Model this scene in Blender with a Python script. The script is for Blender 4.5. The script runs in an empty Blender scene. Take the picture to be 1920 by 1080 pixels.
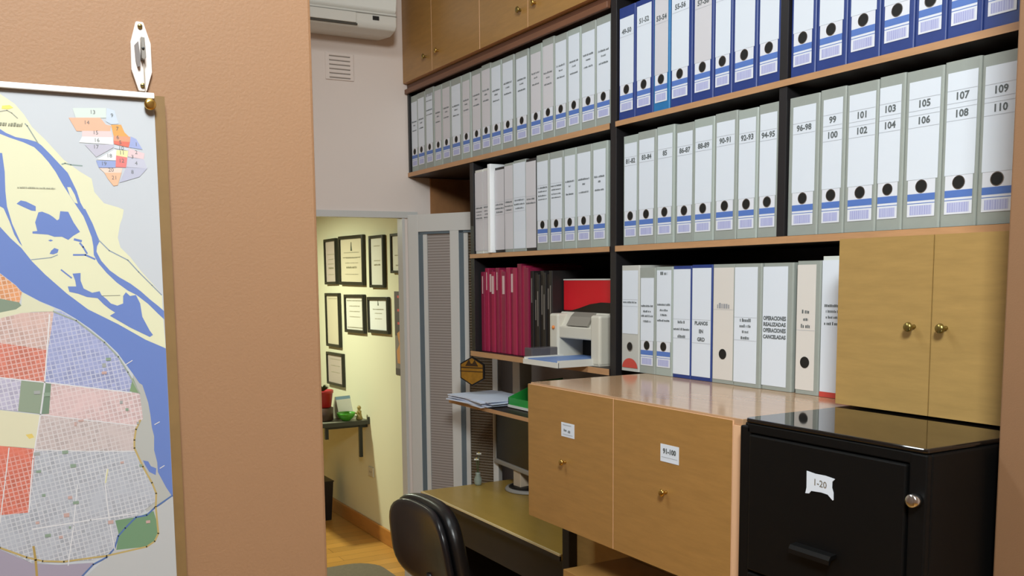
import bpy, bmesh, math, random
from mathutils import Vector, Matrix
random.seed(7)
D = bpy.data
SC = bpy.context.scene
COL = SC.collection

# ------------------------------------------------------------------ camera, world, lights, exposure
cam_data = D.cameras.new('camera')
cam = D.objects.new('camera', cam_data)
COL.objects.link(cam)
RIGHT = Vector((0.8799, -0.4749, -0.0130))
DOWN = Vector((-0.0617, -0.0871, -0.9943))
FWD = Vector((0.4711, 0.8757, -0.1059))
R3 = Matrix((RIGHT, -DOWN, -FWD)).transposed()
cam.matrix_world = Matrix.Translation((0, 0, 1.60)) @ R3.to_4x4()
cam_data.sensor_width = 36.0
cam_data.lens = 33.058
cam_data.shift_x = 0.03583
cam_data.shift_y = 0.08625
cam_data.clip_start = 0.02
SC.camera = cam

world = D.worlds.new('room_world')
SC.world = world
world.use_nodes = True
world.node_tree.nodes['Background'].inputs[0].default_value = (0.75, 0.82, 1.0, 1)
world.node_tree.nodes['Background'].inputs[1].default_value = 0.10


def area(name, loc, target, size, power, color, size_y=None):
    l = D.lights.new(name, 'AREA')
    l.energy = power
    l.color = color
    l.size = size
    if size_y:
        l.shape = 'RECTANGLE'
        l.size_y = size_y
    o = D.objects.new(name, l)
    COL.objects.link(o)
    o.location = loc
    o.rotation_euler = (Vector(target) - Vector(loc)).to_track_quat('-Z', 'Y').to_euler()
    return o


area('office_ceiling_light', (0.25, 2.15, 2.97), (0.45, 2.15, 1.0), 0.22, 26, (0.90, 1.0, 1.04), 1.9)
area('entry_ceiling_light', (-0.05, -0.30, 2.80), (1.00, 1.1, 1.8), 0.45, 70, (0.94, 1.0, 1.0), 0.45)
area('back_room_light', (1.20, 5.70, 2.05), (1.20, 5.70, 0.0), 0.12, 34, (0.92, 1.0, 0.80))
SC.view_settings.view_transform = 'Standard'
SC.view_settings.look = 'None'
SC.view_settings.exposure = 0.0
SC.view_settings.gamma = 1.0
SC.view_settings.use_curve_mapping = False


# ------------------------------------------------------------------ materials
def lin(c):
    out = []
    for v in c:
        v = v / 255.0
        out.append(v / 12.92 if v <= 0.04045 else ((v + 0.055) / 1.055) ** 2.4)
    return (*out, 1)


def M(name, rgb, rough=0.5, metal=0.0, var=0.0, scale=(8, 8, 8), bump=0.0, bscale=300, spec=0.5, detail=4.0, coat=0.0, alpha=None, trans=0.0):
    m = D.materials.new(name)
    m.use_nodes = True
    nt = m.node_tree
    b = nt.nodes['Principled BSDF']
    c = lin(rgb)
    b.inputs['Base Color'].default_value = c
    b.inputs['Roughness'].default_value = rough
    b.inputs['Metallic'].default_value = metal
    b.inputs['Specular IOR Level'].default_value = spec
    b.inputs['Coat Weight'].default_value = coat
    b.inputs['Transmission Weight'].default_value = trans
    if alpha is not None:
        b.inputs['Alpha'].default_value = alpha
    if var or bump:
        tc = nt.nodes.new('ShaderNodeTexCoord')
    if var:
        mp = nt.nodes.new('ShaderNodeMapping')
        mp.inputs['Scale'].default_value = scale
        nz = nt.nodes.new('ShaderNodeTexNoise')
        nz.inputs['Detail'].default_value = detail
        nz.inputs['Scale'].default_value = 1.0
        nz.inputs['Roughness'].default_value = 0.65
        mr = nt.nodes.new('ShaderNodeMapRange')
        mr.inputs['From Min'].default_value = 0.3
        mr.inputs['From Max'].default_value = 0.7
        mr.inputs['To Min'].default_value = 0
        mr.inputs['To Max'].default_value = 1
        mx = nt.nodes.new('ShaderNodeMix')
        mx.data_type = 'RGBA'
        mx.inputs[6].default_value = tuple(x * (1 - var) for x in c[:3]) + (1,)
        mx.inputs[7].default_value = tuple(min(1, x * (1 + var)) for x in c[:3]) + (1,)
        nt.links.new(tc.outputs['Object'], mp.inputs['Vector'])
        nt.links.new(mp.outputs['Vector'], nz.inputs['Vector'])
        nt.links.new(nz.outputs['Fac'], mr.inputs['Value'])
        nt.links.new(mr.outputs['Result'], mx.inputs[0])
        nt.links.new(mx.outputs[2], b.inputs['Base Color'])
    if bump:
        n2 = nt.nodes.new('ShaderNodeTexNoise')
        n2.inputs['Scale'].default_value = bscale
        n2.inputs['Detail'].default_value = 2
        bp = nt.nodes.new('ShaderNodeBump')
        bp.inputs['Strength'].default_value = bump
        bp.inputs['Distance'].default_value = 0.002
        nt.links.new(tc.outputs['Object'], n2.inputs['Vector'])
        nt.links.new(n2.outputs['Fac'], bp.inputs['Height'])
        nt.links.new(bp.outputs['Normal'], b.inputs['Normal'])
    return m


def grid_mat(name, rgb, line=(240, 236, 238)):
    """printed street grid: coloured blocks with pale streets between them"""
    m = M(name, rgb, 0.55)
    nt = m.node_tree
    b = nt.nodes['Principled BSDF']
    tc = nt.nodes.new('ShaderNodeTexCoord')
    mp = nt.nodes.new('ShaderNodeMapping')
    mp.inputs['Rotation'].default_value = (math.radians(90), 0, 0)
    mp2 = nt.nodes.new('ShaderNodeMapping')
    mp2.inputs['Rotation'].default_value = (0, 0, math.radians(9.0))
    br = nt.nodes.new('ShaderNodeTexBrick')
    br.offset = 0.0
    br.inputs['Scale'].default_value = 1.0
    br.inputs['Brick Width'].default_value = 0.0033
    br.inputs['Row Height'].default_value = 0.0033
    br.inputs['Mortar Size'].default_value = 0.0005
    br.inputs['Mortar Smooth'].default_value = 0.6
    line = [a * 0.45 + b * 0.55 for a, b in zip(rgb, line)]
    br.inputs['Mortar'].default_value = lin(line)
    br.inputs['Color1'].default_value = lin([v * 0.86 for v in rgb])
    br.inputs['Color2'].default_value = lin([v * 0.97 for v in rgb])
    nz = nt.nodes.new('ShaderNodeTexNoise')
    nz.inputs['Scale'].default_value = 45
    nz.inputs['Detail'].default_value = 5
    mx = nt.nodes.new('ShaderNodeMix')
    mx.data_type = 'RGBA'
    mx.blend_type = 'MIX'
    mx.inputs[7].default_value = lin(rgb)
    mr = nt.nodes.new('ShaderNodeMapRange')
    mr.inputs['From Min'].default_value = 0.42
    mr.inputs['From Max'].default_value = 0.68
    mr.inputs['To Max'].default_value = 0.9
    nt.links.new(tc.outputs['Object'], mp.inputs['Vector'])
    nt.links.new(mp.outputs['Vector'], mp2.inputs['Vector'])
    nt.links.new(mp2.outputs['Vector'], br.inputs['Vector'])
    nt.links.new(tc.outputs['Object'], nz.inputs['Vector'])
    nt.links.new(nz.outputs['Fac'], mr.inputs['Value'])
    nt.links.new(mr.outputs['Result'], mx.inputs[0])
    nt.links.new(br.outputs['Color'], mx.inputs[6])
    nt.links.new(mx.outputs[2], b.inputs['Base Color'])
    return m


def stripe_mat(name, c1, c2, width, rough, axis=2, duty=0.5):
    m = M(name, c1, rough)
    nt = m.node_tree
    b = nt.nodes['Principled BSDF']
    tc = nt.nodes.new('ShaderNodeTexCoord')
    sp = nt.nodes.new('ShaderNodeSeparateXYZ')
    dv = nt.nodes.new('ShaderNodeMath')
    dv.operation = 'DIVIDE'
    dv.inputs[1].default_value = width
    fr = nt.nodes.new('ShaderNodeMath')
    fr.operation = 'FRACT'
    gt = nt.nodes.new('ShaderNodeMath')
    gt.operation = 'GREATER_THAN'
    gt.inputs[1].default_value = duty
    mx = nt.nodes.new('ShaderNodeMix')
    mx.data_type = 'RGBA'
    mx.inputs[6].default_value = lin(c1)
    mx.inputs[7].default_value = lin(c2)
    nt.links.new(tc.outputs['Object'], sp.inputs[0])
    nt.links.new(sp.outputs[axis], dv.inputs[0])
    nt.links.new(dv.outputs[0], fr.inputs[0])
    nt.links.new(fr.outputs[0], gt.inputs[0])
    nt.links.new(gt.outputs[0], mx.inputs[0])
    nt.links.new(mx.outputs[2], b.inputs['Base Color'])
    return m


def plank_mat(name, rgb):
    m = M(name, rgb, 0.32, var=0.0)
    nt = m.node_tree
    b = nt.nodes['Principled BSDF']
    tc = nt.nodes.new('ShaderNodeTexCoord')
    br = nt.nodes.new('ShaderNodeTexBrick')
    br.inputs['Scale'].default_value = 1.0
    br.inputs['Brick Width'].default_value = 0.9
    br.inputs['Row Height'].default_value = 0.09
    br.inputs['Mortar Size'].default_value = 0.0012
    br.inputs['Mortar'].default_value = lin([v * 0.5 for v in rgb])
    br.inputs['Color1'].default_value = lin([v * 0.93 for v in rgb])
    br.inputs['Color2'].default_value = lin([min(255, v * 1.05) for v in rgb])
    nt.links.new(tc.outputs['Object'], br.inputs['Vector'])
    nt.links.new(br.outputs['Color'], b.inputs['Base Color'])
    return m


PAINT = M('terracotta_paint', (131, 97, 68), 0.62, var=0.03, scale=(3, 3, 3), bump=0.12, bscale=420)
WALLW = M('pale_pinkish_paint', (224, 210, 201), 0.8, bump=0.08, bscale=200)
WALLG = M('cream_paint', (228, 224, 190), 0.8, bump=0.06, bscale=200)
CEIL = M('ceiling_paint', (235, 232, 226), 0.9)
WOOD = M('beech_laminate', (160, 119, 65), 0.34, var=0.10, scale=(6, 9, 70), bump=0.03, detail=6)
WOODT = M('beech_worktop', (178, 142, 108), 0.14, var=0.07, scale=(60, 6, 20), detail=6, spec=0.45)
WOODD = M('oak_laminate_grained', (166, 134, 79), 0.42, var=0.10, scale=(6, 8, 60), bump=0.03, detail=6)
EDGE = M('pale_edge_band', (222, 178, 140), 0.45)
SHELFEDGE = M('shelf_edge_band', (184, 140, 100), 0.45, var=0.08, scale=(10, 12, 90))
DARKLAM = M('shade_brown_laminate', (38, 24, 18), 0.5)  # near-black brown carries the shade under the boards and inside the shelving
BLACKLAM = M('black_laminate', (30, 28, 30), 0.45)
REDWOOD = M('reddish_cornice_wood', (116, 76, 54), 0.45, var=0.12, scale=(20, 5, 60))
BROWNPANEL = M('brown_board', (150, 104, 64), 0.6, var=0.22, scale=(7, 7, 5))
GREYB = M('grey_binder_card', (150, 156, 150), 0.5, var=0.03, scale=(30, 30, 30))
GREYB2 = M('pale_green_grey_binder_card', (160, 169, 163), 0.45)
BLUEB = M('blue_binder_card', (36, 58, 124), 0.45, var=0.06, scale=(40, 40, 40))
CYANB = M('light_blue_binder_card', (36, 112, 168), 0.45, var=0.06, scale=(40, 40, 40))
WHITEB = M('white_binder_card', (214, 214, 208), 0.5)
CARD = M('white_label_card', (216, 223, 233), 0.6)
CARDW = M('off_white_label_card', (205, 203, 208), 0.6)
CARDE = M('worn_cream_label_card', (214, 209, 203), 0.6)
PAPER = M('paper', (226, 224, 216), 0.8)
PAPERB = M('bluish_paper', (206, 214, 232), 0.8)
INK = M('dark_ink', (92, 98, 100), 0.6)
INKF = M('faint_ink', (150, 152, 158), 0.6)
LINEC = M('label_rule_grey', (176, 180, 188), 0.6)
BLUEBAND = M('blue_print', (84, 118, 190), 0.5)
BARC = M('lavender_barcode_print', (186, 190, 222), 0.5)
HOLE = M('hole_dark', (14, 13, 10), 0.7)
REDPR = M('red_print', (196, 72, 62), 0.5)
CHROME = M('chrome', (205, 205, 205), 0.2, metal=1.0)
BRASS = M('brass', (206, 172, 96), 0.22, metal=1.0)
BRASSD = M('aged_brass', (150, 132, 74), 0.32, metal=0.9)
BLACKM = M('black_painted_metal', (7, 7, 7), 0.5, spec=0.22)
BLACKTOP = M('black_gloss_top', (12, 11, 11), 0.045, spec=0.9)
BLACKP = M('black_plastic', (20, 20, 22), 0.4)
LEATHER = M('black_leatherette', (18, 17, 18), 0.34, bump=0.08, bscale=160)
WHITEP = M('white_plastic', (214, 212, 204), 0.35)
BEIGEP = M('warm_white_plastic', (205, 200, 186), 0.4)
WHITEG = M('white_gloss_paint', (200, 198, 194), 0.35)
GREYST = M('grey_rubber_gasket', (92, 104, 112), 0.5)
FLOORM = plank_mat('parquet', (205, 150, 72))
SKIRT = M('wood_skirting', (190, 128, 58), 0.4, var=0.1, scale=(6, 6, 40))
RUG = M('grey_brown_rug', (120, 110, 92), 0.95, var=0.1, scale=(60, 60, 60), bump=0.4, bscale=500)
FRAME = M('dark_frame_wood', (34, 34, 24), 0.35)
STEEL = M('dark_bracket_steel', (44, 46, 44), 0.4, metal=0.3)


# ------------------------------------------------------------------ mesh helpers
class MB:
    def __init__(self):
        self.bm = bmesh.new()

    def _mi(self, faces, mi):
        for f in faces:
            f.material_index = mi

    def box(self, x0, x1, y0, y1, z0, z1, mi=0, bev=0.0, seg=2):
        r = bmesh.ops.create_cube(self.bm, size=1.0)
        vs = r['verts']
        for v in vs:
            v.co = Vector((x0 + (v.co.x + .5) * (x1 - x0), y0 + (v.co.y + .5) * (y1 - y0), z0 + (v.co.z + .5) * (z1 - z0)))
        faces = list({f for v in vs for f in v.link_faces})
        self._mi(faces, mi)
        if bev > 0:
            edges = list({e for v in vs for e in v.link_edges})
            r2 = bmesh.ops.bevel(self.bm, geom=edges, offset=bev, segments=seg, affect='EDGES', profile=0.5)
            self._mi(r2['faces'], mi)
        return self

    def prism(self, pts, axis, a0, a1, mi=0):
        """extrude polygon pts along axis 0/1/2; pts give the other two coordinates in cyclic-free order"""
        def p3(p, a):
            if axis == 0:
                return (a, p[0], p[1])
            if axis == 1:
                return (p[0], a, p[1])
            return (p[0], p[1], a)
        n = len(pts)
        v0 = [self.bm.verts.new(p3(p, a0)) for p in pts]
        v1 = [self.bm.verts.new(p3(p, a1)) for p in pts]
        fs = [self.bm.faces.new(v0), self.bm.faces.new(list(reversed(v1)))]
        for i in range(n):
            fs.append(self.bm.faces.new((v0[i], v1[i], v1[(i + 1) % n], v0[(i + 1) % n])))
        self._mi(fs, mi)
        return self

    def flat(self, pts3, mi=0):
        f = self.bm.faces.new([self.bm.verts.new(p) for p in pts3])
        f.material_index = mi
        return self

    def lathe(self, prof, origin, axis='z', n=24, mi=0, smooth=True, caps=True):
        """prof: (radius, height) pairs turned round an axis through origin"""
        o = Vector(origin)
        rings = []
        for r, h in prof:
            ring = []
            for k in range(n):
                a = 2 * math.pi * k / n
                c, s = r * math.cos(a), r * math.sin(a)
                if axis == 'z':
                    p = Vector((c, s, h))
                elif axis == 'x':
                    p = Vector((h, c, s))
                else:
                    p = Vector((c, h, s))
                ring.append(self.bm.verts.new(o + p))
            rings.append(ring)
        fs = []
        for a, b in zip(rings, rings[1:]):
            for k in range(n):
                fs.append(self.bm.faces.new((a[k], a[(k + 1) % n], b[(k + 1) % n], b[k])))
        if caps:
            fs.append(self.bm.faces.new(rings[0]))
            fs.append(self.bm.faces.new(list(reversed(rings[-1]))))
        for f in fs:
            f.material_index = mi
            f.smooth = smooth
        return self

    def tube(self, pts, r, n=10, mi=0):
        pts = [Vector(p) for p in pts]
        rings = []
        for i, p in enumerate(pts):
            d = (pts[min(i + 1, len(pts) - 1)] - pts[max(i - 1, 0)]).normalized()
            up = Vector((0, 0, 1)) if abs(d.z) < 0.9 else Vector((1, 0, 0))
            a = d.cross(up).normalized()
            b = d.cross(a).normalized()
            rr = r[i] if isinstance(r, (list, tuple)) else r
            rings.append([self.bm.verts.new(p + a * rr * math.cos(2 * math.pi * k / n) + b * rr * math.sin(2 * math.pi * k / n)) for k in range(n)])
        fs = []
        for a, b in zip(rings, rings[1:]):
            for k in range(n):
                fs.append(self.bm.faces.new((a[k], a[(k + 1) % n], b[(k + 1) % n], b[k])))
        fs.append(self.bm.faces.new(rings[0]))
        fs.append(self.bm.faces.new(list(reversed(rings[-1]))))
        for f in fs:
            f.material_index = mi
            f.smooth = True
        return self

    def text(self, s, size, place, mi=0, bold=0.0, shear=0.0, width=None):
        """lettering; place(a, b) turns text-plane coordinates into 3D"""
        cu = D.curves.new('t', 'FONT')
        cu.body = s
        cu.size = size
        cu.align_x = 'CENTER'
        cu.align_y = 'CENTER'
        cu.offset = bold
        cu.shear = shear
        cu.resolution_u = 2
        ob = D.objects.new('t', cu)
        me = D.meshes.new_from_object(ob)
        k = 1.0
        if width and len(me.vertices):
            w = max(v.co.x for v in me.vertices) - min(v.co.x for v in me.vertices)
            k = min(1.0, width / w)
        vm = [self.bm.verts.new(place(v.co.x * k, v.co.y)) for v in me.vertices]
        for p in me.polygons:
            try:
                f = self.bm.faces.new([vm[i] for i in p.vertices])
                f.material_index = mi
            except ValueError:
                pass
        D.objects.remove(ob)
        D.curves.remove(cu)
        D.meshes.remove(me)
        return self

    def bars(self, width, h, place, mi=0, b0=0.0):
        """a line of print too small to read: ragged dark strokes, centred"""
        x = -width / 2
        while x < width / 2:
            l = min(random.uniform(0.25, 0.6) * h, width / 2 - x)
            hh = h * random.choice((0.72, 0.85, 1.0))
            self.flat([place(x, b0 - h / 2), place(x + l, b0 - h / 2), place(x + l, b0 - h / 2 + hh), place(x, b0 - h / 2 + hh)], mi)
            x += l + h * random.choice((0.14, 0.16, 0.2, 0.2, 0.5))
        return self

    def build(self, name, mats, parent=None, fixn=True):
        if fixn:
            bmesh.ops.recalc_face_normals(self.bm, faces=self.bm.faces[:])
        me = D.meshes.new(name)
        self.bm.to_mesh(me)
        self.bm.free()
        for m in (mats if isinstance(mats, (list, tuple)) else [mats]):
            me.materials.append(m)
        o = D.objects.new(name, me)
        COL.objects.link(o)
        if parent is not None:
            o.parent = parent
        return o


def thing(name, label, cat, loc=(0, 0, 0), rot=(0, 0, 0), group=None):
    o = D.objects.new(name, None)
    o.empty_display_size = 0.05
    COL.objects.link(o)
    o.location = loc
    o.rotation_euler = rot
    return tag(o, label, cat, group)


def tag(o, label, cat, group=None):
    o['label'] = label
    o['category'] = cat
    if group:
        o['group'] = group
    return o


def struct(name, mb, mats, label=None):
    o = mb.build(name, mats)
    o['kind'] = 'structure'
    if label:
        o['label'] = label
    return o


def bevel(o, w, seg=2):
    m = o.modifiers.new('bevel', 'BEVEL')
    m.width = w
    m.segments = seg
    m.limit_method = 'ANGLE'
    return o


def smooth(o):
    for p in o.data.polygons:
        p.use_smooth = True
    return o


def copy_tree(o, parent=None):
    c = o.copy()
    COL.objects.link(c)
    if parent is not None:
        c.parent = parent
    for ch in o.children:
        copy_tree(ch, c)
    return c


ORD = ['leftmost', 'second', 'third', 'fourth', 'fifth', 'sixth', 'seventh', 'eighth', 'ninth', 'tenth', 'eleventh', 'twelfth', 'thirteenth',
       'fourteenth', 'fifteenth', 'sixteenth', 'seventeenth', 'eighteenth']

# ------------------------------------------------------------------ the rooms
XW = 2.146          # long wall behind the shelving, shared by both rooms
YB = 3.74           # wall with the doorway
WT = 0.045          # and its thickness
ZC = 3.05
struct('floor', MB().box(-2.2, 2.8, -2.4, 7.8, -0.08, 0.0), FLOORM)
struct('ceiling', MB().box(-2.2, 2.8, -2.4, 7.8, ZC, ZC + 0.08), CEIL)
struct('wall_right', MB().box(XW, XW + 0.12, 0.915, YB + WT, 0, ZC), WALLW)
struct('wall_back_room_right', MB().box(XW, XW + 0.12, YB + WT, 7.6, 0, ZC), WALLG)
struct('wall_back_room_far', MB().box(-2.1, XW, 7.5, 7.6, 0, ZC), WALLG)
struct('wall_left', MB().box(-2.1, -2.0, -2.3, 7.5, 0, ZC), WALLW)
struct('wall_camera_side', MB().box(-2.0, 2.7, -2.3, -2.2, 0, ZC), WALLW)
struct('wall_entry_right', MB().box(2.6, 2.7, -2.2, 0.80, 0, ZC), WALLW)
struct('wall_front', MB().box(-2.0, 0.2752, 0.80, 0.915, 0, ZC, bev=0.003), PAINT)
struct('wall_front_right', MB().box(1.4458, 2.7, 0.80, 0.915, 0, ZC, bev=0.003), PAINT)
bw = MB()
bw.box(-2.0, 0.72, YB, YB + WT, 0, ZC).box(0.72, 1.675, YB, YB + WT, 1.8754, ZC).box(1.675, XW, YB, YB + WT, 0, ZC)
struct('wall_back', bw, WALLW)
# door frame round the opening: casing on the wall plus the lining in its depth
fr = MB()
fr.box(0.70, 1.735, YB - 0.008, YB + WT, 1.852, 1.8785)
fr.box(1.663, 1.6755, YB - 0.004, YB + WT + 0.002, 0.0, 1.852).box(0.72, 0.745, YB - 0.008, YB + WT + 0.002, 0.0, 1.852)
struct('trim_1', fr, WHITEG)
struct('baseboard_back_room', MB().box(XW - 0.016, XW, YB + WT + 0.003, 7.5, 0.0, 0.094, bev=0.004), SKIRT)
struct('baseboard_back', MB().box(-2.0, 0.69, YB - 0.014, YB, 0.0, 0.09), SKIRT)
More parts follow.
